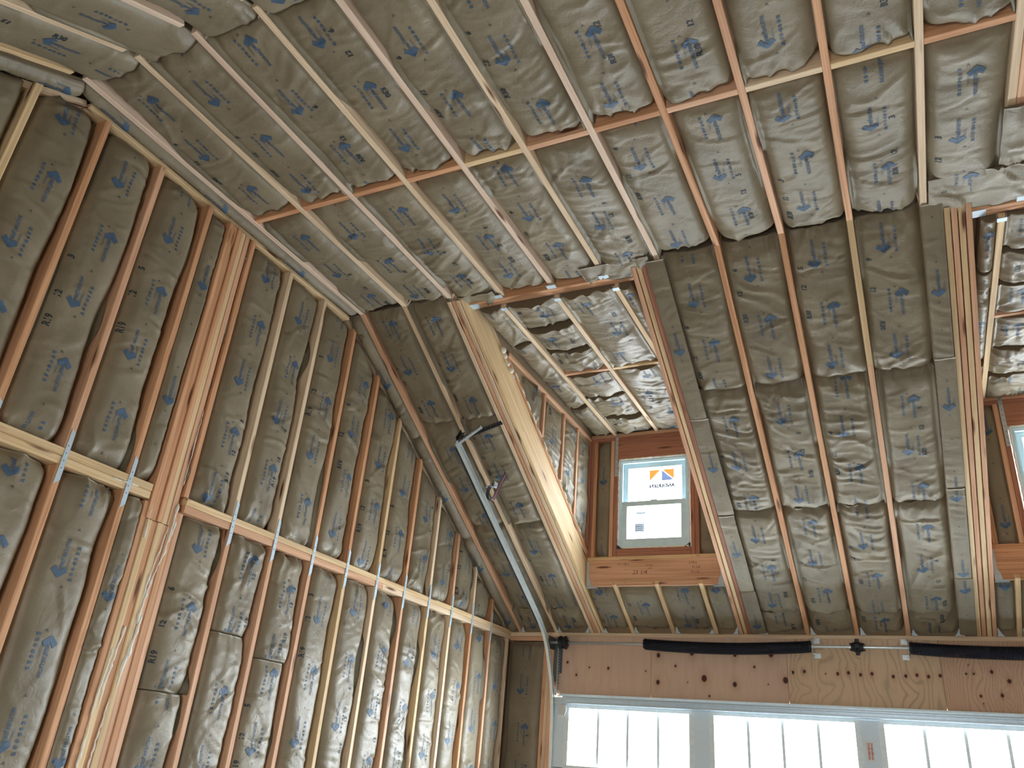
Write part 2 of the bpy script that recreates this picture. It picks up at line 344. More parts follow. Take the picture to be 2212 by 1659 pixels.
# ------------------------------------------------------------------ insulation batts
batts = []
def batt(P00, P10, L0, L1, V, Nrm, label, group, depth=.13, edge=.055, bulge=.004, wr=1.0, crump=(1, 1), fine=.5, seed=None, logos=True, rv='R30', phase=None, res=.0135, over=.006, sagends=(.05, .05), parent=None, p=7.0, drape=0.0, drape0=0.0):
    """P00-P10: bottom edge across the bay, L0/L1 lengths along V at the two sides, Nrm into the room"""
    seed = seed if seed is not None else len(batts) + 1
    rs = random.Random(seed * 77 + 5)
    P00 = np.array(P00, float); P10 = np.array(P10, float); V = np.array(V, float); Nn = np.array(Nrm, float)
    w = np.linalg.norm(P10 - P00); Ud = (P10 - P00) / w; Lm = max(L0, L1)
    nu = max(8, int(w / res)); nv = max(6, int(Lm / res))
    tt = np.linspace(-1, 1, nu + 1); us = .5 + .5 * np.sign(tt) * (1 - (1 - np.abs(tt)) ** 1.25)   # finer towards the sides
    vs = np.linspace(0, 1, nv + 1)
    Ug, Vg = np.meshgrid(us, vs, indexing='ij')
    Lu = L0 + (L1 - L0) * Ug; S = Ug * w; T = Vg * Lu
    t = np.abs(2 * Ug - 1)
    de = edge * (.55 + .9 * vn(T * 2.2, (Ug > .5) * 9.0, seed))
    pp = p * (.55 + .9 * vn(T * 3.1, (Ug > .5) * 5.0 + 3, seed + 1))
    h = bulge * (1 - t ** 2) - de * t ** pp
    # ends pushed in under the timbers
    Te = Lu - T
    for dist, sg, cr in ((T, sagends[0], crump[0]), (Te, sagends[1], crump[1])):
        e = np.exp(-(dist / .035) ** 1.3); h -= sg * e * (.5 + vn(S * 9, dist * 0, seed + 7 + cr))
        pk = np.exp(-dist / .10) * cr
        h += pk * .022 * (ridge(S * 13 + 3 * vn(S * 4, T * 4, seed), T * 5, seed + 11, 2.2) - .45)
    env = np.clip((1 - t ** 6) * 1.2, 0, 1)
    a1 = rs.uniform(-.9, .9); c1, s1 = math.cos(a1), math.sin(a1)
    X1 = S * c1 + T * s1; Y1 = -S * s1 + T * c1
    a2 = rs.uniform(-.35, .35); c2, s2 = math.cos(a2), math.sin(a2); X2 = S * c2 + T * s2; Y2 = -S * s2 + T * c2
    wob = vn(S * 5, T * 5, seed + 2) * 1.6
    m1 = np.clip(vn(S * 2.5, T * 1.6, seed + 20) * 2.2 - .75, 0, 1)
    m2 = np.clip(vn(S * 2.0, T * 1.3, seed + 31) * 2.2 - .8, 0, 1)
    h += wr * env * (.010 * (vn(S * 3.5, T * 3.0, seed + 4) - .5) + .011 * m1 * (ridge(X1 * 1.6 + wob * .4, Y1 * 6.5 + wob, seed + 5, 5) - .15)
                     + .006 * (vn(X1 * 7, Y1 * 7, seed + 6) - .5))
    h += fine * env * m2 * .0095 * (ridge(X2 * 4.5 + wob, Y2 * 24 + 2.2 * wob, seed + 8, 1.6) - .4)
    h += wr * env * .0022 * (ridge(X1 * 9, Y1 * 12 + wob, seed + 9, 2.5) - .4)
    # a few sharp long creases
    for k in range(int(2 + 5.0 * Lm * wr)):
        s0 = rs.uniform(0, w); t0 = rs.uniform(.05, .95) * Lm; al = rs.uniform(-.65, .65) + (math.pi * .5 if rs.random() < .2 else 0); ln = rs.uniform(.08, .24)
        ca, sa = math.cos(al), math.sin(al); dA = (S - s0) * ca + (T - t0) * sa; dB = -(S - s0) * sa + (T - t0) * ca + .02 * np.sin(dA * 14 + k)
        h += env * wr * rs.choice((-1, 1, 1)) * rs.choice((.0025, .004, .004, .0085)) * np.exp(-(dA / ln) ** 4) * (np.exp(-np.abs(dB) / .010) - .55 * np.exp(-np.abs(dB - .018) / .02))
    h += env * .0016 * (ridge(X2 * 6 + wob, Y2 * 34 + 2.5 * wob, seed + 14, 1.4) - .4) * (.4 + fine)
    if drape0: h += drape0 * np.exp(-(T / .16) ** 2)
    if drape: h += drape * np.exp(-(Te / .05) ** 2)
    # paper lapping slightly past the timbers at the sides
    lap = np.clip((vn(T * 2.3, (Ug > .5) * 7.0 + 20, seed + 12) - .45) * 2.6, 0, 1) * over * np.exp(-((t - .955) / .04) ** 2)
    h = np.maximum(h, -.86 * depth)
    kw_ = np.clip(lap / .004, 0, 1); kw_ = kw_ * kw_ * (3 - 2 * kw_)
    h = h * (1 - kw_) + np.maximum(h, .002 + .35 * lap) * kw_
    for c_ in (1, -2): kk = kw_[2 if c_ > 0 else -3]; h[c_] = h[c_] * (1 - kk) + .003 * kk; lap[c_] = 0
    lap[0] = 0; lap[-1] = 0
    h[0] = np.minimum(h[0], -.008 * (depth > .02)); h[-1] = np.minimum(h[-1], -.008 * (depth > .02))
    Sx = S + np.sign(Ug - .5) * lap * np.clip((h - .0005) / .0025, 0, 1)
    P = P00 + Ud * Sx[..., None] + V * T[..., None] + Nn * h[..., None]
    n1, n2 = nu + 1, nv + 1
    idx = np.arange(n1 * n2).reshape(n1, n2)
    fl = np.stack([idx[:-1, :-1], idx[1:, :-1], idx[1:, 1:], idx[:-1, 1:]], -1).reshape(-1, 4)
    if np.dot(np.cross(Ud, V), Nn) < 0: fl = fl[:, ::-1]
    # body behind the facing
    ring = np.concatenate([idx[:, 0], idx[-1, 1:], idx[-2::-1, -1], idx[0, -2:0:-1]])
    base = P.reshape(-1, 3)[ring]; hr = h.reshape(-1)[ring]
    back = base - Nn * (hr + depth)[:, None]
    nb = n1 * n2; m = len(ring)
    sides = [(int(ring[i]), int(ring[(i + 1) % m]), nb + (i + 1) % m, nb + i) for i in range(m)]
    o0 = P00.copy()
    me = bpy.data.meshes.new('insulation_batt')
    allv = np.concatenate([P.reshape(-1, 3), back]) - o0
    me.from_pydata(allv.tolist(), [], fl.tolist() + sides + [tuple(nb + i for i in range(m))])
    me.materials.append(KRAFT); me.materials.append(GLASSF)
    mi = np.zeros(len(me.polygons), int); mi[len(fl):] = 1; me.polygons.foreach_set('material_index', mi)
    sm = np.ones(len(me.polygons), bool); sm[len(fl):] = False; me.polygons.foreach_set('use_smooth', sm)
    o = bpy.data.objects.new('insulation_batt', me); COL.objects.link(o); o.location = o0
    if parent is None: tag(o, label, 'insulation', group)
    else: o.parent = parent; o.matrix_parent_inverse = PINV.get(parent.name, Matrix.Identity(4))
    batts.append(o)
    # printing that follows the paper
    if logos:
        Pn = P; dU = np.gradient(Pn, axis=0); dV = np.gradient(Pn, axis=1); nn = np.cross(dU, dV); nn /= np.linalg.norm(nn, axis=-1, keepdims=True) + 1e-9
        if np.mean(nn @ Nn) < 0: nn = -nn
        def surf(s, tt_):
            u = np.clip(s / w, 0, 1); L = L0 + (L1 - L0) * u; v = tt_ / L
            fu = np.interp(u, us, np.arange(n1)); fv = np.clip(v, 0, 1) * nv
            iu = np.clip(fu.astype(int), 0, n1 - 2); iv = np.clip(fv.astype(int), 0, n2 - 2); a = (fu - iu)[:, None]; b = (fv - iv)[:, None]
            q = (Pn[iu, iv] * (1 - a) + Pn[iu + 1, iv] * a) * (1 - b) + (Pn[iu, iv + 1] * (1 - a) + Pn[iu + 1, iv + 1] * a) * b
            nq = nn[iu, iv]
            ok = (v > .01) & (v < .985) & (s > .012) & (s < w - .012)
            return q + nq * .0022, ok
        def stamp(parts, mat_, nm):
            VV = []; FF = []; k = 0
            for (v2, f2), s0, t0, rot, sc in parts:
                # local x runs along +/-V, local y across
                if rot == 0: s = s0 - v2[:, 1] * sc * hand; tl = t0 + v2[:, 0] * sc
                elif rot == 2: s = s0 + v2[:, 1] * sc * hand; tl = t0 - v2[:, 0] * sc
                elif rot == 1: s = s0 + v2[:, 0] * sc * hand; tl = t0 + v2[:, 1] * sc
                q, ok = surf(s, tl); VV.append(q - o0)
                for f_ in f2:
                    if all(ok[i] for i in f_): FF.append(tuple(i + k for i in f_))
                k += len(q)
            if not FF: return
            V_ = np.concatenate(VV); used = sorted({i for f_ in FF for i in f_}); mp = {a: i for i, a in enumerate(used)}
            me2 = bpy.data.meshes.new(nm); me2.from_pydata(V_[used].tolist(), [], [tuple(mp[i] for i in f_) for f_ in FF]); me2.materials.append(mat_)
            ob = bpy.data.objects.new(nm, me2); COL.objects.link(ob); ob.parent = o; ob['kind'] = 'stuff'
        hand = 1 if np.dot(np.cross(Ud, V), Nn) > 0 else -1
        ph = phase if phase is not None else rs.uniform(.0, .5)
        lp = []; cp = []; tcur = ph - .35; k = 0
        big = w > .2
        while tcur < Lm:
            if big:
                lp.append((LOGO, w * .40, tcur, 0, .92)); lp.append((LOGO, w * .60, tcur + .47, 2, .92))
            else:
                lp.append((LOGO, w * .5, tcur, 0, .9))
            for q in (-.07, .22, .52): cp.append((CARET, w * .5, tcur + q, 1, 1.0))
            tcur += .80
        sx_ = rs.choice((.2, .72)) * w; t0 = rs.uniform(.1, max(.2, Lm - .6))
        for k2, word in enumerate((rv, '12', rs.choice('3569'))):
            v2, f2 = text2d(word, .043, .0014, .05, 2)
            if big: cp.append(((v2, f2), sx_, t0 + k2 * rs.uniform(.17, .24), rs.choice((0, 0, 2)) if k2 == 0 else 0, 1.0))
        stamp(lp, INK, 'printed_logo'); stamp(cp, INK2, 'stamped_mark')
    return o

ORD = ['first', 'second', 'third', 'fourth', 'fifth', 'sixth', 'seventh', 'eighth', 'ninth', 'tenth', 'eleventh', 'twelfth', 'thirteenth', 'fourteenth', 'fifteenth', 'sixteenth', 'seventeenth']
def wpick(seq, i): return seq[i % len(seq)]
ST = .038
# ------------------------------------------------------------------ gable wall framing
def sy(k): return -(.0576 + SP * k)
up_w = {0: W_OR, 1: W_OR, 2: W_PALE, 3: W_OR2, 4: W_PALE, 5: W_OR, 6: W_YEL, 7: W_OR, 8: W_OR, 9: W_PALE, 10: W_PALE, 11: W_OR, 12: W_OR, 13: W_OR2, 14: W_OR, 15: W_YEL, 16: W_OR, 17: W_PALE, 18: W_OR}
lo_w = {0: W_PALE, 1: W_OR2, 2: W_OR, 3: W_PALE, 4: W_YEL, 5: W_OR2, 6: W_PALE, 7: W_YEL, 8: W_OR2, 9: W_OR2, 10: W_OR2, 11: W_OR2, 12: W_OR, 13: W_OR, 14: W_OR2, 15: W_OR, 16: W_PALE, 17: W_OR, 18: W_OR}
OUT = (1, 0, 0)
for k in range(0, 19):
    y = sy(k)
    member('stud', (0, y, 0.04), (0, y, 2.703), ST, .139, OUT, lo_w[k], wall_left) if k != 11 else None
    zt = gtop(y) - .005
    if k >= 1 and zt > 2.9: member('stud', (0, y, 2.793), (0, y, zt), ST, .139, OUT, up_w[k], wall_left)
member('plate', (0, .0, .02), (0, YBACK, .02), .038, .139, OUT, W_PALE, wall_left)
# double plate running across the gable wall at eave height, broken at the post
for (a, b, m1, m2) in ((.14, -2.4, W_YEL, W_PALE), (-2.4, -4.515, W_YEL, W_OR2), (-4.775, -7.0, W_YEL, W_YEL), (-7.0, YBACK, W_PALE, W_OR)):
    member('plate', (.001, a, 2.771), (.001, b, 2.771), .042, .139, OUT, m1, wall_left)
    member('plate', (-.002, a, 2.727), (-.002, b, 2.727), .044, .139, OUT, m2, wall_left)
# raking and level top plates
member('plate', (-.04, .06, gtop(.06) + .028), (-.04, -3.37, ZT + .028), .042, .10, OUT, W_PALE, wall_left)
member('plate', (-.010, -3.40, ZT + .016), (-.010, -5.87, ZT + .016), .031, .125, OUT, W_YEL, wall_left)
member('plate', (-.04, -5.88, ZT + .028), (-.04, YBACK, gtop(YBACK) + .028), .042, .10, OUT, W_PALE, wall_left)
# built-up post: five plies above the plate, seven below
post = empty('built_up_post', (0, -4.67, 0)); post.parent = wall_left; tag(post, 'tall post of many nailed fir plies streaked with white foam')
cols = [W_OR, W_YEL, W_OR, W_YEL, W_OR2, W_OR, W_OR2]
for i in range(5):
    member('ply', ((.004, -.003, .006, -.002, .001)[i], -4.765 + .0385 * (i + .5), 2.60), ((.004, -.003, .006, -.002, .001)[i], -4.765 + .0385 * (i + .5), ZT - .006), .0375, .139, OUT, wpick([W_OR, W_OR, W_OR, W_YEL, W_OR2], i), post)
for i in range(7):
    dxx = (-.004, .003, -.003, .005, -.002, .004, .0)[i]
    y = -4.795 + .0402 * (i + .5)
    zt = 2.69 if (i in (0, 5, 6)) else 2.595
    member('ply', (dxx, y, .04), (dxx, y, zt), .0392, .139, OUT, cols[i], post)
def foam_streak(pts, rad, nm='foam_bead', parent=wall_left):
    path = []; rr = []
    for i in range(len(pts) - 1):
        a, b = Vector(pts[i]), Vector(pts[i + 1]); n = max(3, int((b - a).length / .018))
        for j in range(n):
            path.append(a.lerp(b, j / n) + Vector((0, random.uniform(-.003, .003), 0))); f = j / n; rr.append(rad[i] * (1 - f) + rad[i + 1] * f)
    path.append(Vector(pts[-1])); rr.append(rad[-1] * .4)
    rr = [r * random.uniform(.4, 1.15) for r in rr]; rr[0] *= .3
    return MB().tube(path, rr, 7).build(nm, FOAM, parent, True)
F = [([(-4.745, 2.69), (-4.741, 2.55), (-4.741, 2.49)], [.003, .005, .015]),
     ([(-4.572, 2.74), (-4.575, 2.60), (-4.580, 2.45), (-4.60, 2.36), (-4.621, 2.25), (-4.632, 2.12), (-4.636, 2.04)], [.012, .006, .008, .005, .01, .006, .016]),
     ([(-4.600, 2.60), (-4.612, 2.45), (-4.633, 2.34), (-4.64, 2.26), (-4.641, 2.16)], [.004, .007, .006, .011, .004]),
     ([(-4.556, 2.66), (-4.560, 2.58), (-4.575, 2.50)], [.003, .011, .004]),
     ([(-4.616, 2.09), (-4.622, 2.0), (-4.634, 1.92), (-4.637, 1.84)], [.005, .016, .019, .005]),
     ([(-4.634, 1.92), (-4.65, 1.80), (-4.655, 1.70)], [.008, .012, .004]),
     ([(-4.70, 2.02), (-4.712, 1.90), (-4.728, 1.72), (-4.73, 1.60)], [.008, .009, .006, .004]),
     ([(-4.735, 1.90), (-4.75, 1.70), (-4.757, 1.56)], [.005, .006, .003]),
     ([(-4.672, 1.66), (-4.685, 1.45), (-4.69, 1.30)], [.004, .007, .004]),
     ([(-4.745, 1.52), (-4.752, 1.42), (-4.755, 1.30)], [.004, .009, .004]),
     ([(-4.573, 3.35), (-4.571, 3.1), (-4.573, 2.85)], [.002, .004, .003])]
for pts, rad in F: foam_streak([(.003, y, z) for y, z in pts], rad)
for (y, z, r) in ((-5.01, 2.742, .008), (-4.96, 2.745, .006), (-4.90, 2.748, .009)):
    foam_streak([(.0, y - .03, z), (.0, y + .03, z)], [r, r * .7])
# galvanised tie straps wrapping the plate at every stud
def strap(y, hh=.155, h2=.15):
    m = MB()
    m.add([(.0035, y - .015, 2.748 - h2), (.0035, y + .015, 2.748 - h2 + .03), (.0035, y + .016, 2.748 + hh - .02), (.0035, y - .008, 2.748 + hh),
           (.0018, y - .015, 2.748 - h2), (.0018, y + .015, 2.748 - h2 + .03), (.0018, y + .016, 2.748 + hh - .02), (.0018, y - .008, 2.748 + hh)],
          [(0, 1, 2, 3), (7, 6, 5, 4), (0, 4, 5, 1), (1, 5, 6, 2), (2, 6, 7, 3), (3, 7, 4, 0)])
    s = m.build('tie_strap', GALVL, wall_left)
    h = MB()
    for z in (-.06, -.02, .02, .06): h.lathe_x([(.003, .0035), (.0048, .0032), (.0052, .001)], y, 2.748 + z, 6)
    tag(h.build('nail_heads', DARKG, s), kind='stuff')
    PINV[s.name] = Matrix.Identity(4)
for k in list(range(1, 11)) + [12, 13, 14, 15, 16]: strap(sy(k))

# ------------------------------------------------------------------ gable batts
def gb_label(row, k):
    if k >= 12: return f'kraft-faced batt in gable wall {row} the plate, {ORD[k - 12]} bay left of the post'
    return f'kraft-faced batt in gable wall {row} the plate, {ORD[10 - k]} bay right of the post'
for k in range(0, 18):   # bay k between stud k and stud k+1
    ya, yb = sy(k) - ST / 2 - .001, sy(k + 1) + ST / 2 + .001
    if k == 11: ya = -4.797 - .001
    # upper row
    V = (0, 0, 1)
    za = 2.796
    if k == 11:
        la, lb = gtop(-4.766) - za - .01, gtop(yb) - za - .01
        batt((0, -4.767, za), (0, yb, za), la, lb, V, OUT, 'narrow kraft-faced batt in gable wall above the plate, directly left of the post', 'narrow batts beside the post', rv='R19', crump=(2.2, .6), wr=1.3, logos=True)
        batt((0, yb + .001, .05), (0, ya, .05), 2.64, 2.64, V, OUT, 'narrow crumpled batt in gable wall below the plate, directly left of the post', 'narrow batts beside the post', rv='R19', crump=(.5, 2.4), wr=2.4)
        batt((-.02, -4.548, za), (-.02, -4.571, za), 1.84, 1.84, V, OUT, 'thin folded strip of kraft paper between the post and the stud right of it', 'narrow batts beside the post', rv='R19', crump=(3, .6), wr=2.0, logos=False, edge=.01, p=3)
        continue
    la, lb = gtop(ya) - za - .008, gtop(yb) - za - .008
    if min(la, lb) > .10 and k < 18:
        batt((0, yb, za), (0, ya, za), lb, la, V, OUT, gb_label('above', k), 'gable wall batts above the plate', rv='R19', crump=(1.9, .8), wr=1.35, fine=.6, phase=.18 + .11 * ((k * 5) % 4), edge=.115, over=.003, p=5, depth=.137)
    elif max(la, lb) > .1:
        batt((-.03, yb, za), (-.03, ya, za), max(lb, .06), max(la, .06), V, OUT, gb_label('above', k), 'gable wall batts above the plate', rv='R19', crump=(1, .5), logos=False)
    if k <= 16:
        if k == 10: ya, yb = sy(10) - ST / 2 - .001, -4.513
        # lower row, some bays in two pieces
        sp = {9: 2.10, 8: 2.0}.get(k)
        if k == 10: sp = 1.72
        if sp:
            batt((0, yb, sp + .004), (0, ya, sp + .004), 2.70 - sp - .004, 2.70 - sp - .004, V, OUT, gb_label('below', k).replace('batt', 'upper batt piece', 1), 'gable wall batts below the plate', rv='R19', crump=(.8, 2.0), wr=1.7, fine=1.0, sagends=(.02, .05), phase=.35, edge=.105, over=.003, p=5, depth=.137)
            batt((0, yb, .05), (0, ya, .05), sp - .05, sp - .05, V, OUT, gb_label('below', k).replace('batt', 'lower batt piece', 1), 'gable wall batts below the plate', rv='R19', crump=(1, .8), wr=1.4, fine=.9, sagends=(.05, .02), edge=.105, over=.003, p=5, depth=.137)
        else:
            batt((0, yb, .05), (0, ya, .05), 2.645, 2.645, V, OUT, gb_label('below', k), 'gable wall batts below the plate', rv='R19', crump=(1, 2.0), wr=1.35, fine=.6, phase=.1 + .13 * ((k * 7) % 4), edge=.12, over=.003, p=4.6, depth=.137)

# ------------------------------------------------------------------ front wall: plates, corner bay, plywood
member('plate', (.0, -.001, 2.757), (XR, -.001, 2.757), .04, .10, (0, -1, 0), W_PALE, wall_front)
member('plate', (.0, .001, 2.715), (.53, .001, 2.715), .042, .10, (0, -1, 0), W_OR2, wall_front)
for i, x in enumerate((.405, .444, .483)):
    member('stud', (x, -.001 - .002 * i, .02), (x, -.001 - .002 * i, 2.69), .0385, .12, (0, -1, 0), wpick([W_OR2, W_PALE, W_OR2], i), wall_front)
member('jamb', (.521, -.004, .02), (.521, -.004, 2.17), .034, .1, (0, -1, 0), W_PALE, wall_front)
batt((.004, 0, .05), (.384, 0, .05), 2.635, 2.635, (0, 0, 1), (0, -1, 0), 'dark kraft-faced batt in the corner bay left of the garage door', 'front wall batt', rv='R19', crump=(1, 1), wr=.7, edge=.035, phase=.1, depth=.09)

def plywood(x0, x1, z0, z1, style, knots, nm='plywood_panel'):
    st = .006; nx = int((x1 - x0) / st); nz = int((z1 - z0) / st)
    X, Z = np.meshgrid(np.linspace(x0 + .0015, x1 - .0015, nx + 1), np.linspace(z0, z1, nz + 1), indexing='ij')
    V = np.stack([X, np.full_like(X, -.0125), Z], -1).reshape(-1, 3)
    idx = np.arange((nx + 1) * (nz + 1)).reshape(nx + 1, nz + 1)
    fl = np.stack([idx[:-1, :-1], idx[1:, :-1], idx[1:, 1:], idx[:-1, 1:]], -1).reshape(-1, 4)
    # warp grain around knots
    GX = X.copy(); kd = np.ones_like(X) * 9; halo = np.zeros_like(X)
    for (kx, kz, r) in knots:
        d = np.sqrt((X - kx) ** 2 + ((Z - kz) * .62) ** 2); kd = np.minimum(kd, np.sqrt((X - kx) ** 2 + ((Z - kz) * .8) ** 2) / r)
        GX += (X - kx) * -1.0 * np.exp(-(d / (r * 2.6)) ** 2); halo = np.maximum(halo, np.exp(-(d / (r * 2.2)) ** 2) * min(1, r / .014))
    if style == 0: fr, amp, warp = 9, .16, .16
    elif style == 1: fr, amp, warp = 14, .75, .16
    else: fr, amp, warp = 40, .75, .12
    ph = GX * fr * 2 + warp * fr * 2 * (vn(X * 5, Z * 2.2, 51 + style) + .4 * vn(X * 14, Z * 6, 52)) + (0 if style != 1 else 1.4 * np.abs(vn(X * 7, Z * 3, 54) - .5) * 6)
    line = (.5 + .5 * np.cos(ph * math.pi)) ** 5
    fineg = vn(X * 260, Z * 9, 60) * .5 + vn(X * 90, Z * 5, 61) * .5
    tone = vn(X * 2.1, Z * 2.4, 62 + style)
    base = {0: ((.70, .50, .37), (.64, .45, .34)), 1: ((.72, .53, .36), (.62, .44, .29)), 2: ((.62, .39, .27), (.68, .46, .32))}[style]
    c = np.array(base[0])[None, None] * (1 - tone[..., None]) + np.array(base[1])[None, None] * tone[..., None]
    c = c * (1 - .10 * (fineg[..., None] - .3)); c = c * (1 - amp * .42 * line[..., None] * (.5 + .5 * vn(X * 3, Z * 3, 64))[..., None])
    halo_c = np.array((.42, .20, .13)); c = c * (1 - .5 * halo[..., None]) + halo_c * .5 * halo[..., None]
    kk = np.clip((1.15 - kd) * 4, 0, 1)[..., None]; c = c * (1 - kk) + np.array((.07, .02, .012)) * kk
    o = link(nm, V, fl, None, wall_front)
    me = o.data; at = me.color_attributes.new('Col', 'FLOAT_COLOR', 'POINT')
    at.data.foreach_set('color', np.concatenate([np.clip(c, 0, 1).reshape(-1, 3), np.ones((V.shape[0], 1))], 1).ravel().astype('f4'))
    me.materials.append(PLYM)
    MB().box(x0 + .0015, x1 - .0015, -.0122, -.001, z0, z1).build('plywood_core', W_YEL, o)
    return o
PLYM, nt, N, L, P = mat('plywood_veneer')
vc = N.new('ShaderNodeVertexColor'); vc.layer_name = 'Col'; L.new(vc.outputs[0], P.inputs['Base Color']); P.inputs['Roughness'].default_value = .6; P.inputs['Specular IOR Level'].default_value = .3
K1 = [(.657, 2.487, .011), (.757, 2.371, .010), (.89, 2.444, .008), (1.087, 2.441, .012), (1.464, 2.425, .007)]
K2 = [(1.587, 2.572, .017), (1.752, 2.479, .010), (2.474, 2.489, .010), (1.582, 2.329, .017), (2.019, 2.376, .024), (2.295, 2.333, .018), (2.062, 2.225, .009), (1.864, 2.338, .006), (2.587, 2.343, .006), (2.306, 2.59, .015), (1.908, 2.60, .02), (2.626, 2.60, .02), (2.738, 2.383, .022)]
K3 = [(x, z, .012) for x, z in ((2.804, 2.451), (2.902, 2.461), (3.175, 2.45), (3.262, 2.46), (3.356, 2.447), (3.448, 2.458), (3.611, 2.44), (3.707, 2.447), (3.792, 2.457), (3.877, 2.448), (3.964, 2.458))] + [(3.077, 2.447, .006)]
K4 = [(4.155, 2.478, .008), (4.208, 2.48, .008), (4.338, 2.498, .012), (4.235, 2.311, .010), (4.384, 2.321, .012), (4.45, 2.43, .014), (4.18, 2.55, .005), (4.245, 2.255, .006)]
plywood(.545, 1.514, 2.185, 2.738, 0, K1); plywood(1.514, 2.760, 2.185, 2.738, 0, K2)
plywood(2.760, 3.980, 2.185, 2.738, 1, K3); plywood(3.980, 5.20, 2.185, 2.738, 2, K4); plywood(5.20, 6.22, 2.185, 2.738, 1, [(5.5, 2.4, .012)])
nl = MB()
for (x, z) in ((1.62, 2.725), (1.78, 2.724), (2.02, 2.722), (2.25, 2.724), (2.62, 2.72), (2.88, 2.722), (3.1, 2.72), (3.62, 2.72), (3.93, 2.72), (4.25, 2.72), (1.10, 2.47), (1.95, 2.44), (2.45, 2.44), (2.735, 2.45), (2.79, 2.45), (3.675, 2.455), (4.01, 2.46), (4.28, 2.47)):
    nl.prism([(x + .005 * math.cos(a), z + .005 * math.sin(a)) for a in np.arange(6) * math.pi / 3], 'y', -.0135, -.0100)
tag(nl.build('nail_heads', GALVL, wall_front), kind='stuff')

# ------------------------------------------------------------------ level ceiling joists, cross blocking
jw = {0: W_PINK, 1: W_PALE, 2: W_PINK, 3: W_PALE, 4: W_PINK, 5: W_PALE, 6: W_PINK, 7: W_OR, 8: W_OR2, 9: W_OR, 10: W_PALE, 11: W_PALE, 12: W_OR, 13: W_PALE, 14: W_OR, 15: W_OR, 16: W_PALE}
DN = (0, 0, -1)
TRL = ((.885, 1.037), (4.275, 4.427)); TRR = ((2.352, 2.468), (5.742, 5.858))
YH = -3.33
for i in range(0, 17):
    x = gx(i)
    if x > XR - .05: continue
    inD = any(TRL[d][1] < x < TRR[d][0] for d in (0, 1))
    y1 = -3.294 if inD else YK + .01
    member('joist', (x, y1, ZC), (x, YB + .01, ZC), ST, .235, DN, jw[i], ceiling)
member('joist', (gx(11) + .0385, -4.10, ZC - .003), (gx(11) + .0385, YB + .09, ZC - .003), .037, .235, DN, W_OR2, ceiling)
member('joist', (gx(11) + .077, -4.10, ZC - .003), (gx(11) + .077, YB + .09, ZC - .003), .037, .235, DN, W_OR, ceiling)
YP = -4.647
bw = [W_OR, W_OR, W_OR, W_OR, W_YEL, W_OR2, W_OR, W_OR2, W_PALE, W_YEL, W_OR, W_PALE, W_OR, W_OR]
for i in range(0, 15):
    x0, x1 = gx(i) + ST / 2 + .001, gx(i + 1) - ST / 2 - .001
    if x1 > XR: continue
    if i == 11: x0 += .08
    member('blocking', (x0, YP - .02, ZC + .002), (x1, YP - .02, ZC + .002), .040, .22, DN, wpick(bw, i), ceiling)
# level ceiling batts
def cbay(i):
    if i == -1: return .003, gx(0) - ST / 2 - .001
    return gx(i) + ST / 2 + .001, gx(i + 1) - ST / 2 - .001
VY = (0, -1, 0)
def bayname(i): return 'narrow bay beside the gable wall' if i < 0 else f'{ORD[i]} full bay from gable wall'
for i in range(-1, 15):
    x0, x1 = cbay(i)
    if i == 11: x0 += .08
    if x1 > XR: continue
    nar = i < 0
    ys = -3.40 if not (TRL[0][1] < (x0 + x1) / 2 < TRR[0][0] or TRL[1][1] < (x0 + x1) / 2 < TRR[1][0]) else -3.30
    if nar:
        batt((x0 - .004, YK, ZC - .006), (x1, YK, ZC - .006), 2.60, 2.60, VY, DN, 'long thin rolled batt between the gable top plate and the first joist', 'level ceiling batts', bulge=.026, edge=.03, p=3, crump=(1, .5), logos=True, wr=.7, depth=.2)
        continue
    batt((x0, ys, ZC), (x1, ys, ZC), YP + .0 - ys and (ys - YP - .002), (ys - YP - .002), VY, DN, f'ceiling batt beyond the cross blocking, {bayname(i)}', 'level ceiling batts on the garage door side of the blocking',
         wr=1.25 + .2 * (i in (2, 3, 4, 5)), fine=1.8 if i in (2, 3, 4, 5) else .8, crump=(1.6, .8), edge=.07, p=6, bulge=.002 + .010 * (i > 6), over=.009, depth=.2, phase=.1 + .12 * (i * 3 % 5))
    batt((x0, YP - .042, ZC), (x1, YP - .042, ZC), (YP - .042 - YB - .060), (YP - .042 - YB - .060), VY, DN, f'ceiling batt nearer than the cross blocking, {bayname(i)}', 'level ceiling batts on the near side of the blocking',
         wr=1.1 + .4 * (i in (4, 5)), fine=.8 + 1.2 * (i in (4, 5)), crump=(2.0, .8), edge=.07, p=6, bulge=.002 + .008 * (i > 6), over=.008, depth=.2, phase=.15 + .11 * (i * 3 % 5))

